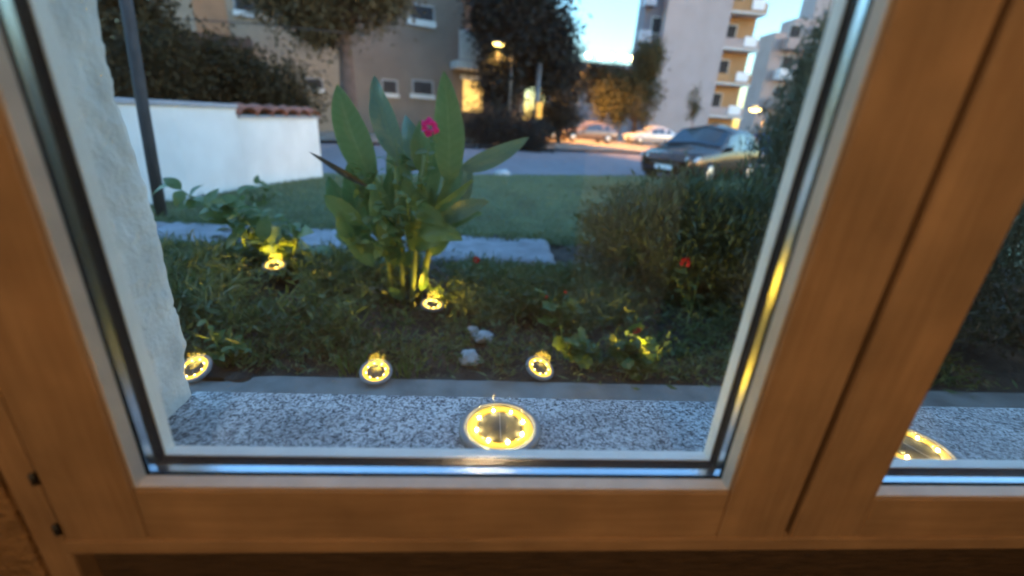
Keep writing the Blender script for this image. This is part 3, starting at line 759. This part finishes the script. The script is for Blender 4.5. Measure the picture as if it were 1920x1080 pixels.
# right-hand shrubs
rz = Vector((1.27, 2.42, 0))
rb = bush('rosemary_bush', 'loose feathery rosemary bush right of the grey slab', 'shrub', rz, (.66, .36, .34), .33, 400, 70, .06, .046, 'rosemary', aspect=.36, up=.4, nst=20)
hb = twig_plant('hibiscus', 'thin leafy plant with one red bloom in the dark right-hand shrubs', atz(1300, 610, 0), [at(1285, 500, 2.02), at(1265, 520, 2.0), at(1310, 515, 2.05)], .06, 'weed', per=5)
flower(hb, at(1285, 492, 2.02), .026, 'red', 22)
p = Vector((2.52, 2.75, 0))
eg = bush('evergreen_shrub', 'tall dark feathery evergreen at the right edge of the left pane', 'shrub', p, (.72, .6, .74), .66, 620, 75, .08, .06, 'evergreen', aspect=.28, up=.55, nst=26)
p = Vector((1.75, 1.80, 0))
eg2 = bush('evergreen_shrub', 'dark low evergreen close to the sill at right', 'shrub', p, (.50, .26, .30), .25, 300, 60, .06, .045, 'evergreen', aspect=.25, up=.4, nst=14)
p = Vector((2.9, 1.85, 0))
eg3 = bush('evergreen_shrub', 'dark evergreen seen through the right sash', 'shrub', p, (.9, .5, .6), .5, 420, 55, .07, .045, 'evergreen', aspect=.25, up=.4, nst=14)
# stones
def stone(label, p, r, sq=(1, 1, .8)):
    bm = bmesh.new(); bmesh.ops.create_icosphere(bm, subdivisions=3, radius=r)
    o_ = Vector((random.random()*9, random.random()*9, 0))
    for v in bm.verts:
        v.co *= 1+.28*mn.noise(v.co*1.6/r+o_)+.10*mn.noise(v.co*5/r+o_); v.co = Vector((v.co.x*sq[0], v.co.y*sq[1], v.co.z*sq[2]))+Vector(p)
    o = link('stone', bm_mesh('stone', bm), M['stone'], None, True); tag(o, label, 'stone', 'loose stones in the bed'); return o
stone('larger pale round stone on the soil left of the right bed light', atz(880, 672, .02), .042)
stone('flatter pale stone behind the rounder one on the soil', atz(906, 632, .02), .040, (1.2, 1, .7))
stone('small grey stone behind the two pale stones', atz(886, 620, .02), .028)
stone('grey stone half sunk left of the canna foot', atz(705, 545, .02), .040)
o = stone('dark clod of earth on the concrete strip by the plaster', Vector((-.86, 1.37, .015)), .032, (1.6, 1, .5)); o.name = 'earth_clod'; o['category'] = 'clod'; o.data.materials[0] = M['soil']; del o['group']
o = stone('white stone at the edge of the lawn by the road', atz(942, 327, -.34), .16, (1.3, 1, .8))

# ------------------------------------------------------------------ path slabs, lawn grass
def slab(label, x0, x1, y0, y1, z):
    V = []; F = []; nx, ny = max(6, int((x1-x0)*22)), 14
    for i in range(nx+1):
        for j in range(ny+1):
            u, v = i/nx, j/ny; x = x0+(x1-x0)*u; y = y0+(y1-y0)*v
            if i in (0, nx): x += .02*mn.noise((y*9, x0*3, 1))
            if j in (0, ny): y += .02*mn.noise((x*7, y0*3, 2))
            V.append((x, y, z+.010*mn.noise((x*3, y*4, 3))+.005*mn.noise((x*13, y*13, 4))-(.02 if i in (0, nx) or j in (0, ny) else 0)))
    for i in range(nx):
        for j in range(ny): a = i*(ny+1)+j; F.append((a, a+ny+1, a+ny+2, a+1))
    bm = bmesh.new(); me = mesh('s', V, F); bm.from_mesh(me)
    r = bmesh.ops.extrude_face_region(bm, geom=bm.faces[:]); bmesh.ops.translate(bm, vec=(0, 0, -.07), verts=[v for v in r['geom'] if isinstance(v, bmesh.types.BMVert)])
    o = link('path_slab', bm_mesh('path_slab', bm), M['slab'], None, True); tag(o, label, 'paving slab', 'slabs of the garden path'); return o
slab('grey stone slab right of the canna, end of the path', -.42, .53, 2.80, 3.46, .045)
slab('grey stone slab directly behind the canna', -1.42, -.44, 2.80, 3.46, .042)
slab('grey stone slab behind the leafy shrub on the left', -2.42, -1.44, 2.80, 3.44, .045)
slab('grey stone slab next to the plaster edge, farthest left', -3.5, -2.44, 2.80, 3.44, .04)
def grass(name, label, n, gen, h, w, m):
    P = gen(n); n = len(P); a = rng.uniform(0, 6.28, n); hh = h*rng.uniform(.4, 1.2, n)*(1+.06*P[:, 1]); ww = w*(1+.25*P[:, 1])
    s = np.stack([np.cos(a), np.sin(a), np.zeros(n)], 1); l = np.stack([rng.normal(0, .45, n), rng.normal(0, .45, n), np.ones(n)], 1)
    v = np.stack([P-s*ww[:, None]/2, P+s*ww[:, None]/2, P+l*hh[:, None]], 1)
    o = link(name, npmesh(name, v.reshape(-1, 3), np.arange(3*n).reshape(-1, 3)), M[m]); return tag(o, label, 'grass', None, 'stuff')
def lawn_pts(n):
    y = 3.46+(15-3.46)*rng.random(n)**1.5; x = rng.uniform(-1, 1, n)*(1+y*.75)+y*.1
    k = (np.array([sdist(a, b) for a, b in zip(x, y)]) < -.02); x, y = x[k], y[k]
    return np.stack([x, y, [lawn_z(a, b) for a, b in zip(x, y)]], 1)
grass('lawn', 'short green lawn between the path and the road', 90000, lawn_pts, .04, .004, 'grass')
def patch_pts(n):
    c = atz(1265, 365, -.25); x = c.x+rng.normal(0, .9, n); y = c.y+rng.normal(0, .5, n)
    return np.stack([x, y, [lawn_z(a, b) for a, b in zip(x, y)]], 1)
grass('tan_grass', 'patch of yellowish grass on the lawn before the dark car', 5000, patch_pts, .05, .006, 'tangrass')  # tan blades scattered round one spot of the lawn

# ------------------------------------------------------------------ white garden wall, pole, cable
A = atz(606, 336, -.36); B = atz(300, 402, -.20)
dw = (B-A); dw.z = 0; dw.normalize(); nw = Vector((-dw.y, dw.x, 0)); nw = nw if nw.dot(CAM-A) > 0 else -nw
B2 = A+dw*5.2
zt_low = onplane(592, 222, A, nw).z; zt_hi = onplane(440, 203, A, nw).z
sj = (onplane(442, 200, A, nw)-A).dot(dw)
gw = thing('garden_wall', 'white rendered garden wall with grey coping and a tiled end', 'wall', A)
def wall_part(nm, s0, s1, z0, z1, th, m, off=0.0, bev=.004):
    ux = dw; bm = bmesh.new(); bm_box(bm, s0, s1, -th, off, z0, z1, bev)
    Mx = Matrix(((dw.x, nw.x, 0, A.x), (dw.y, nw.y, 0, A.y), (0, 0, 1, 0), (0, 0, 0, 1))); bmesh.ops.transform(bm, matrix=Mx, verts=bm.verts)
    return link(nm, bm_mesh(nm, bm), m, gw)
wall_part('wall_body', 0, sj, -.5, zt_low, .18, M['whitewall'])
wall_part('wall_body', sj+.001, 5.4, -.5, zt_hi, .18, M['whitewall'])
wall_part('coping', -.02, sj-.001, zt_low+.001, zt_low+.035, .21, M['coping'], .03)
wall_part('coping', sj, 5.4, zt_hi+.001, zt_hi+.05, .21, M['coping'], .03)
nt_ = 6
for k in range(nt_):                       # half-round roof tiles on the low end
    s = sj*(k+.5)/nt_; w = sj/nt_*.56; V = []; F = []
    for i, (d, zz) in enumerate(((.06, .034), (-.09, .085), (-.24, .05))):
        for q in range(9):
            a = math.pi*q/8; off = A+dw*(s+w*math.cos(a))+nw*d
            V.append((off.x, off.y, zt_low+zz+random.uniform(0, .006)+w*.45*math.sin(a)))
    for i in range(2):
        for q in range(8): a = i*9+q; F.append((a, a+1, a+10, a+9))
    me = mesh('roof_tile', V, F); o = link('roof_tile', me, M['tile'], gw, True)
    sm = o.modifiers.new('thick', 'SOLIDIFY'); sm.thickness = .018
Pb = atz(301, 408, -.05); Pt = at(236, 0, Pb.y)
po = thing('utility_pole', 'dark slim pole standing in front of the white wall', 'pole', Pb)
PD = (Pt-Pb)
tube('shaft', [Pb-Vector((0, 0, .2)), Pb+PD*.5, Pb+PD*1.6], [.046, .043, .038], M['pole'], po, 14)
ca = [at(x, y, 17) for x, y in ((150, 15), (330, 35), (470, 44), (650, 62))]
o = tube('overhead_cable', ca, .02, M['plastic'], None, 5); tag(o, 'thin dark cable strung across the beige house front', 'cable')

# ------------------------------------------------------------------ background houses
HN = (-RN).normalized()
HP = Vector((2.15, 29.5, 0))
def facade_pt(x, y, off=0): return onplane(x, y, HP+HN*off, RN)
def fac_box(nm, x0, y0, x1, y1, dep, m, parent, off=0.0):    # pixel rectangle on the facade plane -> box dep deep, front face off metres proud
    a = facade_pt(x0, y1, off); b_ = facade_pt(x1, y0, off); zc0, zc1 = min(a.z, b_.z), max(a.z, b_.z)
    ta, tb = (a-HP).dot(RD), (b_-HP).dot(RD); t0, t1 = min(ta, tb), max(ta, tb)
    return fac_local(nm, t0, t1, zc0, zc1, dep, m, parent, off)
def fac_local(nm, t0, t1, z0, z1, dep, m, parent, off=0.0, bev=0):
    bm = bmesh.new(); bm_box(bm, t0, t1, -off, dep-off, z0, z1, bev)
    Mx = Matrix(((RD.x, RN.x, 0, HP.x), (RD.y, RN.y, 0, HP.y), (0, 0, 1, 0), (0, 0, 0, 1))); bmesh.ops.transform(bm, matrix=Mx, verts=bm.verts)
    return link(nm, bm_mesh(nm, bm), m, parent)
def tpos(x, y): return (facade_pt(x, y)-HP).dot(RD)
def window(x0, y0, x1, y1, parent, m='darkwin', sill=True):
    f = fac_box('window', x0, y0, x1, y1, .10, M['houseframe'], parent, .05)
    fac_box('pane', x0+3, y0+3, x1-3, y1-3, .05, M[m], f, .065)
    if sill: fac_box('sill', x0-3, y1+1, x1+3, y1+5, .2, M['frame'], f, .16)
tL, tM, tR = tpos(300, 100), tpos(652, 100), tpos(986, 150)
hA = thing('apartment_house', 'beige house with an orange vertical band behind the dark hedge', 'house', HP+RD*((tL+tM)/2))
fac_local('wall', tL, tM-.3, -.3, 11, 10, M['beige'], hA)
fac_box('orange_band', 372, -60, 412, 72, .1, M['orange'], hA, .06)
fac_box('porch_roof', 318, 72, 470, 92, 1.2, M['roof'], hA, 1.1)
window(575, 147, 606, 166, hA)
window(440, -10, 475, 22, hA)
window(525, -5, 560, 25, hA)
fac_local('roof', tL-.5, tM+.2, 11.002, 11.3, 11, M['roof'], hA, .5)
hB = thing('apartment_house', 'grey beige house with a pale balcony and a lit doorway', 'house', HP+RD*((tM+tR)/2))
tB = tpos(868, 100)
fac_local('wall', tM, tB, -.3, 11, 10, M['beige2'], hB)
fac_local('wall', tB+.001, tR, -.3, facade_pt(950, 100).z, 10, M['beige2'], hB)
fac_local('upper_wall', tB+.002, tR-1.2, facade_pt(950, 100).z+.002, 11, 8, M['beige2'], hB, -1.6)
window(768, 12, 815, 40, hB)
window(716, 150, 746, 176, hB)
window(773, 152, 813, 178, hB)
# balcony
fac_box('balcony_slab', 858, 118, 908, 126, 1.3, M['frame'], hB, 1.25)
bp_ = fac_box('balcony_panel', 861, 60, 905, 116, .06, M['balcony'], hB, 1.24)
for k in range(6): fac_box('rail', 861, 62+9*k, 905, 64+9*k, .04, M['frame'], bp_, 1.30)
dr = fac_box('lit_doorway', 868, 148, 906, 208, .1, M['winglow'], hB, .04)
fac_box('door_frame', 864, 144, 910, 148, .2, M['frame'], dr, .12)
fac_box('corner_post', 976, 100, 986, 214, .3, M['frame'], hB, .15)
fac_local('roof', tM-.1, tR+.3, 11.002, 11.3, 11, M['roof'], hB, .5)
dl = bpy.data.lights.new('doorway_glow', 'POINT'); dl.energy = 2; dl.color = (1, .6, .2); dl.shadow_soft_size = .2
lo = bpy.data.objects.new('doorway_glow', dl); C.objects.link(lo); lo.location = facade_pt(890, 178, .9)-OFF[dr.name]; lo.parent = dr

# ------------------------------------------------------------------ tower blocks on the right
TY = 44.0
def tow_box(nm, x0, x1, y0, y1, z0, z1, m, parent): return box(nm, x0, x1, y0, y1, z0, z1, m, parent)
def X(x, y, Y=TY): return at(x, y, Y).x
def Z(x, y, Y=TY): return at(x, y, Y).z
tw = thing('tower_block', 'tall pinkish grey tower block with ochre balconies on its right side', 'building', (X(1300, 100), TY, -.3))
xa, xb = X(1245, 60), X(1372, 20); xc = X(1436, 40)
box('gable_wall', xa, xb, TY, TY+4.5, -.3, 26, M['tower'], tw)
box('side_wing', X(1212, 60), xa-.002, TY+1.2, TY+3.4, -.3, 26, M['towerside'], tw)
box('balcony_bay', xb+.002, xc, TY+1.6, TY+4.5, -.3, 26, M['ochre'], tw)
for k in range(8):
    zf = Z(1400, 228)+.2+k*2.95
    box('balcony_slab', xb+.004, xc+.1, TY+.2, TY+1.598, zf, zf+.18, M['frame'], tw)
    box('parapet', xb+.1, xc+.05, TY+.22, TY+.32, zf+.182, zf+.95, M['ochre'] if k % 2 else M['pinkblock'], tw)
    wn = box('window', xb+.5, xb+1.7, TY+1.53, TY+1.597, zf+.3, zf+2.3, M['frame'], tw)
    box('pane', xb+.6, xb+1.6, TY+1.50, TY+1.529, zf+.4, zf+2.2, M['darkwin'], wn)
    if k in (0, 1, 2, 3): box('hung_laundry', xb+1.9, xb+3.1, TY+.12, TY+.2, zf+.35, zf+1.15, M['white'], tw)
    wn = box('window', X(1222, 60)+.2, X(1222, 60)+1.2, TY+1.12, TY+1.199, zf+.9, zf+2.3, M['frame'], tw)
    box('pane', X(1222, 60)+.3, X(1222, 60)+1.1, TY+1.08, TY+1.119, zf+1, zf+2.2, M['darkwin'], wn)
    if k > 1: box('side_balcony', X(1216, 60)-.6, X(1216, 60)+.4, TY+.2, TY+1.198, zf, zf+1.0, M['balcony'], tw)
T2 = 52.0
t2 = thing('apartment_block', 'pale pink block with stepped balconies right of the tower', 'building', (X(1490, 150, T2), T2, -.3))
box('main_wall', X(1440, 120, T2), X(1560, 120, T2), T2, T2+3, -.3, Z(1480, 62, T2), M['pinkblock'], t2)
box('upper_storey', X(1492, 60, T2), X(1600, 60, T2), T2+.5, T2+3, Z(1480, 62, T2)+.003, Z(1500, 32, T2), M['pinkblock'], t2)
box('high_wing', X(1538, 20, T2), X(1640, 20, T2), T2+1, T2+3.5, Z(1500, 32, T2)+.003, 30, M['tower'], t2)
for k in range(4):
    zf = 1.0+3*k
    box('balcony', X(1440, 160, T2)+.3, X(1440, 160, T2)+4.2, T2-1.2, T2-.002, zf, zf+1.05, M['white'] if k == 2 else M['pinkblock'], t2)
    for q in range(3):
        xw = X(1440, 160, T2)+.8+2.6*q
        wn = box('window', xw, xw+1.4, T2-.06, T2-.001, zf+1.1, zf+2.5, M['frame'], t2); box('pane', xw+.1, xw+1.3, T2-.1, T2-.061, zf+1.2, zf+2.4, M['darkwin'], wn)
# far low building with a row of lamps
T3 = 75.0
fb = thing('far_building', 'distant dark flat-roofed building behind the trees', 'building', (X(1140, 200, T3), T3, -.3))
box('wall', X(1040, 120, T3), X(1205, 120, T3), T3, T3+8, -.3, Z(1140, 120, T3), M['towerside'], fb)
for k in range(5):
    xw = X(1070, 180, T3)+2.4*k; wn = box('window', xw, xw+1.5, T3-.1, T3-.001, 4, 6, M['frame'], fb); box('pane', xw+.1, xw+1.4, T3-.14, T3-.101, 4.1, 5.9, M['darkwin'], wn)
for i, (x, y) in enumerate(((1102, 108), (1126, 111), (1147, 111), (1160, 111), (1172, 112), (1185, 114))):
    p = at(x, y, T3+.5); zr = Z(1140, 120, T3)
    t = thing('terrace_lamp', ('first', 'second', 'third', 'fourth', 'fifth', 'last')[i]+' from the left in the row of tiny orange lamps on the far roof', 'lamp', (p.x, p.y, zr), 'lamps along the far roof')
    tube('post', [(p.x, p.y, zr), (p.x, p.y, p.z)], .06, M['galv'], t)
    bm = bmesh.new(); bmesh.ops.create_icosphere(bm, subdivisions=2, radius=.34); bmesh.ops.translate(bm, vec=p+Vector((0, 0, .3)), verts=bm.verts); link('globe', bm_mesh('globe', bm), M['farglow'], t, True)

# ------------------------------------------------------------------ trees
def tree(name, label, base, crowns, m, bark, r0, n_l, lsize, nclump=60, csize=.35, aspect=.6, cat='tree', group=None, lean=(0, 0)):
    t = thing(name, label, cat, base, group); base = Vector(base)
    top = max(c[0][2] for c in crowns); allp = []; lst = []
    tt = Vector((crowns[0][0][0], crowns[0][0][1], top))
    lst.append(([base-Vector((0, 0, .3)), base*.66+tt*.34, base*.33+tt*.67, tt], [r0, r0*.85, r0*.6, r0*.2]))
    for (c, rad) in crowns:
        pts, cc = clumps(c, rad, nclump, max(1, n_l//nclump), csize, .35); allp.append(pts)
        for k in rng.choice(len(cc), min(9, len(cc)), False):
            e = Vector(cc[k]); h = max(.15, min(.9, (e.z-base.z)/(tt.z-base.z+1e-6)*.8)); b_ = base*(1-h)+tt*h
            lst.append(([b_, (b_+e)/2+Vector((0, 0, .15)), e], [r0*.35, r0*.2, r0*.06]))
    tubes('trunk', lst, M[bark], t, 8)
    leaf_cloud('crown', np.concatenate(allp), lsize, M[m], t, aspect)
    return t
def cr(x, y, Y, rx, ry, rz): p = at(x, y, Y); return ((p.x, p.y, p.z), (rx, ry, rz))
# dark trees behind the white wall
def gz(p, z=-.35): return Vector((p.x, p.y, z))
tree('dark_tree', 'dark leafy tree behind the white wall at far left', gz(at(215, 150, 13)), [cr(200, 40, 13, 1.3, 1.2, 1.6), cr(225, 140, 13, 1.4, 1.2, 1.0)], 'hedge', 'darkbark', .12, 7000, .18, csize=.3)
tree('dark_tree', 'dark brownish tree behind the white wall below the orange band', gz(at(370, 160, 14)), [cr(350, 135, 14, 1.4, 1.2, .8), cr(425, 160, 14, 1.2, 1.1, .6)], 'hedge', 'darkbark', .12, 7000, .18, csize=.3)
tree('dark_hedge_bush', 'low dark brown bush behind the tiled end of the white wall', gz(at(520, 185, 14)), [cr(520, 175, 14, 1.2, 1.0, .65)], 'hedge', 'darkbark', .08, 5000, .14, cat='bush')
tree('dark_tree', 'dark tree between the pole and the small patch of sky', gz(at(285, 150, 12)), [cr(285, 125, 12, .8, .8, .75)], 'hedge', 'darkbark', .1, 4000, .14)
tree('pine_tree', 'brownish pine with a thick trunk before the beige house', gz(at(655, 215, 19)), [cr(640, -20, 19, 2.2, 1.6, 1.1), cr(545, -5, 19, 1.4, 1.2, .6), cr(600, 35, 19, .8, .8, .4), cr(700, -25, 19, .9, 1, .6)], 'pine', 'bark', .38, 5500, .20, csize=.4)
tree('conifer_tree', 'big near-black conifer in front of the lit doorway house', gz(at(925, 240, 25)), [cr(990, -20, 25, 2.3, 2, 2.4), cr(995, 60, 25, 2.0, 1.6, 1.4), cr(935, 10, 25, .9, 1.2, 1.6), cr(1035, 125, 26, 1.3, 1.4, 1.1), cr(940, 140, 25, .55, .6, 1.6)], 'conifer', 'darkbark', .34, 9000, .26, 90, .45)
tree('dark_tree', 'dark green tree right of the orange sign', gz(at(1050, 240, 30)), [cr(1050, 170, 30, 1.6, 1.4, 2.0), cr(1040, 220, 30, 1.7, 1.2, 1.0)], 'conifer', 'darkbark', .2, 5000, .2)
tree('olive_tree', 'olive brown tree left of the tower block', gz(at(1190, 240, 38)), [cr(1195, 180, 38, 1.7, 1.6, 2.2), cr(1150, 190, 38, 1.7, 1.5, 1.9), cr(1215, 110, 38, .9, 1, 1.4)], 'olive', 'bark', .2, 5000, .24)
tree('olive_tree', 'darker rounded tree beside the bluish gap', gz(at(1130, 235, 40)), [cr(1135, 160, 40, 2.0, 1.6, 1.6), cr(1105, 145, 42, 1.6, 1.4, .9), cr(1165, 155, 42, 1.4, 1.4, .9)], 'hedge', 'darkbark', .2, 5000, .24)
tree('dark_hedge_bush', 'dark clipped bush at the far kerb below the lit doorway', gz(at(900, 262, 22)), [cr(905, 240, 22, 1.0, .9, .75), cr(960, 245, 22, 1.1, .9, .65), cr(1000, 262, 21.5, .6, .6, .4)], 'conifer', 'darkbark', .08, 5000, .14, cat='bush')
tree('thin_tree', 'slender bare-looking sapling before the tower gable', gz(at(1302, 250, 36)), [cr(1300, 195, 36, .35, .35, 1.2)], 'olive', 'bark', .06, 700, .2, 20, .2)
tree('cypress_tree', 'tall feathery cypress against the pale block at right', gz(at(1530, 240, 9), -.2), [cr(1540, 120, 9, .40, .4, .9), cr(1520, 200, 9, .6, .5, .7), cr(1500, 270, 9, .8, .6, .6)], 'evergreen', 'darkbark', .07, 5000, .11, 70, .16, .35)

# ------------------------------------------------------------------ lamps and sign
def street_lamp(label, head, zb, power, hs, tilt=0):
    t = thing('street_lamp', label, 'street lamp', (head.x+.7, head.y, zb), 'lit street lamps')
    bx = head.x+.7
    tube('post', [(bx, head.y, zb), (bx, head.y, head.z*.6), (bx, head.y, head.z+.05)], [.09, .07, .05], M['galv'], t)
    tube('arm', [(bx, head.y, head.z+.05), (bx-.35, head.y, head.z+.16), (head.x, head.y, head.z+.12)], [.035, .03, .03], M['galv'], t)
    bm = bmesh.new(); bm_box(bm, head.x-hs, head.x+hs, head.y-hs*.5, head.y+hs*.5, head.z+.02, head.z+.12, .03); link('lamp_head', bm_mesh('lamp_head', bm), M['galv'], t)
    bm = bmesh.new(); bmesh.ops.create_uvsphere(bm, u_segments=16, v_segments=10, radius=hs*.8)
    for v in bm.verts: v.co = Vector((v.co.x, v.co.y*.6, v.co.z*.45))+head
    link('lamp_lens', bm_mesh('lamp_lens', bm), M['streetglow'], t, True)
    l = bpy.data.lights.new('street_glow', 'SPOT'); l.energy = power; l.color = (1, .42, .09); l.spot_size = R(150); l.spot_blend = .6; l.shadow_soft_size = .15
    lo = bpy.data.objects.new('street_glow', l); C.objects.link(lo); lo.parent = t; lo.location = head-Vector((0, 0, .3))-Vector((bx, head.y, zb))
    return t
street_lamp('lit street lamp showing through the black conifer branches', at(935, 82, 24.0), -.3, 100, .34)
street_lamp('lit yellow lamp above the blue car, beside the tower balconies', at(1416, 205, 27), -.3, 70, .42)
street_lamp('lit street lamp over the parked cars, hidden behind the conifer crown', at(1030, 30, 33), -.3, 3400, .3)
sp = at(1003, 235, 24)
sg = thing('lit_sign', 'small orange lit sign on a grey post by the far kerb', 'sign', gz(sp, -.3))
tube('post', [gz(sp, -.3), Vector((sp.x, sp.y, Z(1003, 118, 24)))], .13, M['galv'], sg)
a = at(1004, 222, 23.7); b_ = at(1017, 193, 23.7)
box('sign_panel', a.x, b_.x, 23.62, 23.72, a.z, b_.z, M['amber'], sg, .01)

# ------------------------------------------------------------------ cars
def make_car(name, label, body_m, L=4.3, W=1.75, H=1.48, suv=0):
    t = thing(name, label, 'car', group='cars parked along the road'); h = H
    # stations along x (front at -L/2): (x, z_low, z_belt, z_top, half width belt, half width top)
    st = [(-.50, .30, .52, .54, .72, .70), (-.485, .20, .62, .66, .84, .80), (-.40, .18, .70, .76, .95, .88), (-.26, .18, .74, .83, .985, .9), (-.20, .18, .76, .90, 1, .88),
          (-.06, .18, .78, 1.40, 1, .70), (.06, .18, .78, 1.47, 1, .70), (.22, .18, .79, 1.45, 1, .70), (.34, .18, .80, 1.33, .99, .68), (.44, .18, .82, .98, .96, .80), (.485, .2, .74, .84, .88, .80), (.50, .3, .6, .7, .78, .72)]
    k = h/1.48; V = []; F = []; n = 9
    for (x, zl, zb, zt, wb, wt) in st:
        x *= L; wb *= W/2; wt *= W/2; zl *= k; zb *= k; zt *= k
        V += [(x, -wb*.9, zl), (x, -wb, (zl+zb)/2), (x, -wb*.985, zb), (x, -(wb*.3+wt*.7), zb+(zt-zb)*.8), (x, 0, zt+.02), (x, (wb*.3+wt*.7), zb+(zt-zb)*.8), (x, wb*.985, zb), (x, wb, (zl+zb)/2), (x, wb*.9, zl)]
    for i in range(len(st)-1):
        for j in range(n-1): a = i*n+j; F.append((a, a+1, a+n+1, a+n))
        F.append((i*n+n-1, i*n, i*n+n, i*n+2*n-1))
    F.append(tuple(range(n))); F.append(tuple(range((len(st)-1)*n, len(st)*n))[::-1])
    me = mesh('body', V, F); body = link('body', me, M[body_m], t, True)
    def quad(nm, pts, m, par, off=.012):
        c = sum((Vector(p) for p in pts), Vector())/len(pts); nn = (Vector(pts[1])-Vector(pts[0])).cross(Vector(pts[2])-Vector(pts[0])).normalized()
        o_ = Vector((c.x, c.y, 0)) if abs(c.y) > .3 else Vector((c.x, 0, .3)); nn = nn if nn.dot(o_) > 0 else -nn
        V = [Vector(p)+nn*off for p in pts]+[Vector(p)-nn*.03 for p in pts]; m_ = len(pts)
        F = [tuple(range(m_)), tuple(range(m_, 2*m_))[::-1]]+[(i, (i+1) % m_, m_+(i+1) % m_, m_+i) for i in range(m_)]
        return link(nm, mesh(nm, V, F), M[m], par)
    def sp_(i, j, u=0.0):
        a = Vector(V[i*n+j]); b_ = Vector(V[(i+1)*n+j]) if u else a; return a.lerp(b_, u)
    def pt(i, u, s, w):                     # on the side glass: station i+u, side s, w from belt (0) to eave (1)
        jb, je = (2, 3) if s < 0 else (6, 5); return sp_(i, jb, u).lerp(sp_(i, je, u), w)
    for s in (-1, 1):
        quad('side_window', [pt(4, .5, s, .12), pt(6, 0, s, .12), pt(6, 0, s, .88), pt(4, .95, s, .82)], 'carglass', t)
        quad('side_window', [pt(6, .08, s, .12), pt(7, .8, s, .12), pt(7, .75, s, .86), pt(6, .08, s, .88)], 'carglass', t)
        quad('headlight', [(-.478*L, s*.44*W, .56*k), (-.44*L, s*.475*W, .66*k), (-.486*L, s*.30*W, .64*k), (-.492*L, s*.30*W, .55*k)], 'lamplens', t, .03)
        quad('tail_light', [(.487*L, s*.30*W, .70*k), (.470*L, s*.455*W, .72*k), (.470*L, s*.455*W, .84*k), (.480*L, s*.32*W, .84*k)], 'redlamp', t, .03)
        tube('mirror', [(-.13*L, s*W*.49, .86*k), (-.13*L, s*W*.57, .90*k)], [.07, .06], M[body_m], t, 8)
        for x in (-.315*L, .30*L):
            wv = lathe('wheel', [(.0, -.1), (.22, -.1), (.31, -.085), (.325, -.04), (.325, .04), (.31, .085), (.22, .1), (.0, .1)], M['tyre'], t, 24)
            wv.matrix_local = Matrix.Translation((x, s*(W/2-.10), .325)) @ Matrix.Rotation(R(90), 4, 'X')
            OFF[wv.name] = Vector((0, 0, 0))
            lathe('rim', [(0, -.118), (.17, -.112), (.205, -.10), (.205, .10), (.17, .112), (0, .118)], M['hub'], wv, 16)
    quad('windscreen', [sp_(4, 3, .1), sp_(5, 3, -.0), Vector(V[5*n+4])-Vector((.02, 0, .03)), sp_(5, 5, 0), sp_(4, 5, .1), sp_(4, 4, .1)], 'carglass', t, .02)
    quad('rear_window', [sp_(8, 3, .05), sp_(8, 3, .85), sp_(8, 4, .85), sp_(8, 5, .85), sp_(8, 5, .05)], 'carglass', t, .02)
    quad('number_plate', [(-.503*L, -.26, .36), (-.503*L, .26, .36), (-.503*L, .26, .47), (-.503*L, -.26, .47)], 'white', t, .02)
    quad('grille', [(-.497*L, -.45, .48), (-.497*L, .45, .48), (-.497*L, .42, .56), (-.497*L, -.42, .56)], 'plastic', t, .015)
    return t
def paint(name, col): 
    m = mat(name, col, .22, .06, 3, metal=.25, spec=.6); M[name] = m; return name
def put(c, p, ang): c.location = p; c.rotation_euler = (0, 0, ang); return c
rang = math.atan2(RD.y, RD.x)
put(make_car('parked_car', 'dark brownish car at the near roadside, the closest one', paint('dark_bronze_paint', (.060, .045, .038)), 4.4, 1.85, 1.62), atz(1310, 336, -.40), R(38))
put(make_car('parked_car', 'blue car partly behind the shrubs, right of the closest car', paint('blue_paint', (.06, .10, .20)), 4.3, 1.8, 1.6), atz(1425, 318, -.40), R(28))
put(make_car('parked_car', 'grey brown car side-on beyond the road, left of the silver one', paint('taupe_paint', (.20, .155, .14)), 4.5, 1.75, 1.48), atz(1098, 266, -.25), rang-.2)
put(make_car('parked_car', 'silver white car side-on beyond the road next to the tower', paint('silver_paint', (.55, .54, .53)), 4.3, 1.75, 1.5), atz(1216, 271, -.25), rang-.2)
put(make_car('parked_car', 'small orange lit car beyond the road, leftmost by the sign', paint('pale_paint', (.42, .36, .30)), 4.0, 1.7, 1.45), atz(1000, 260, -.25), rang-.1)
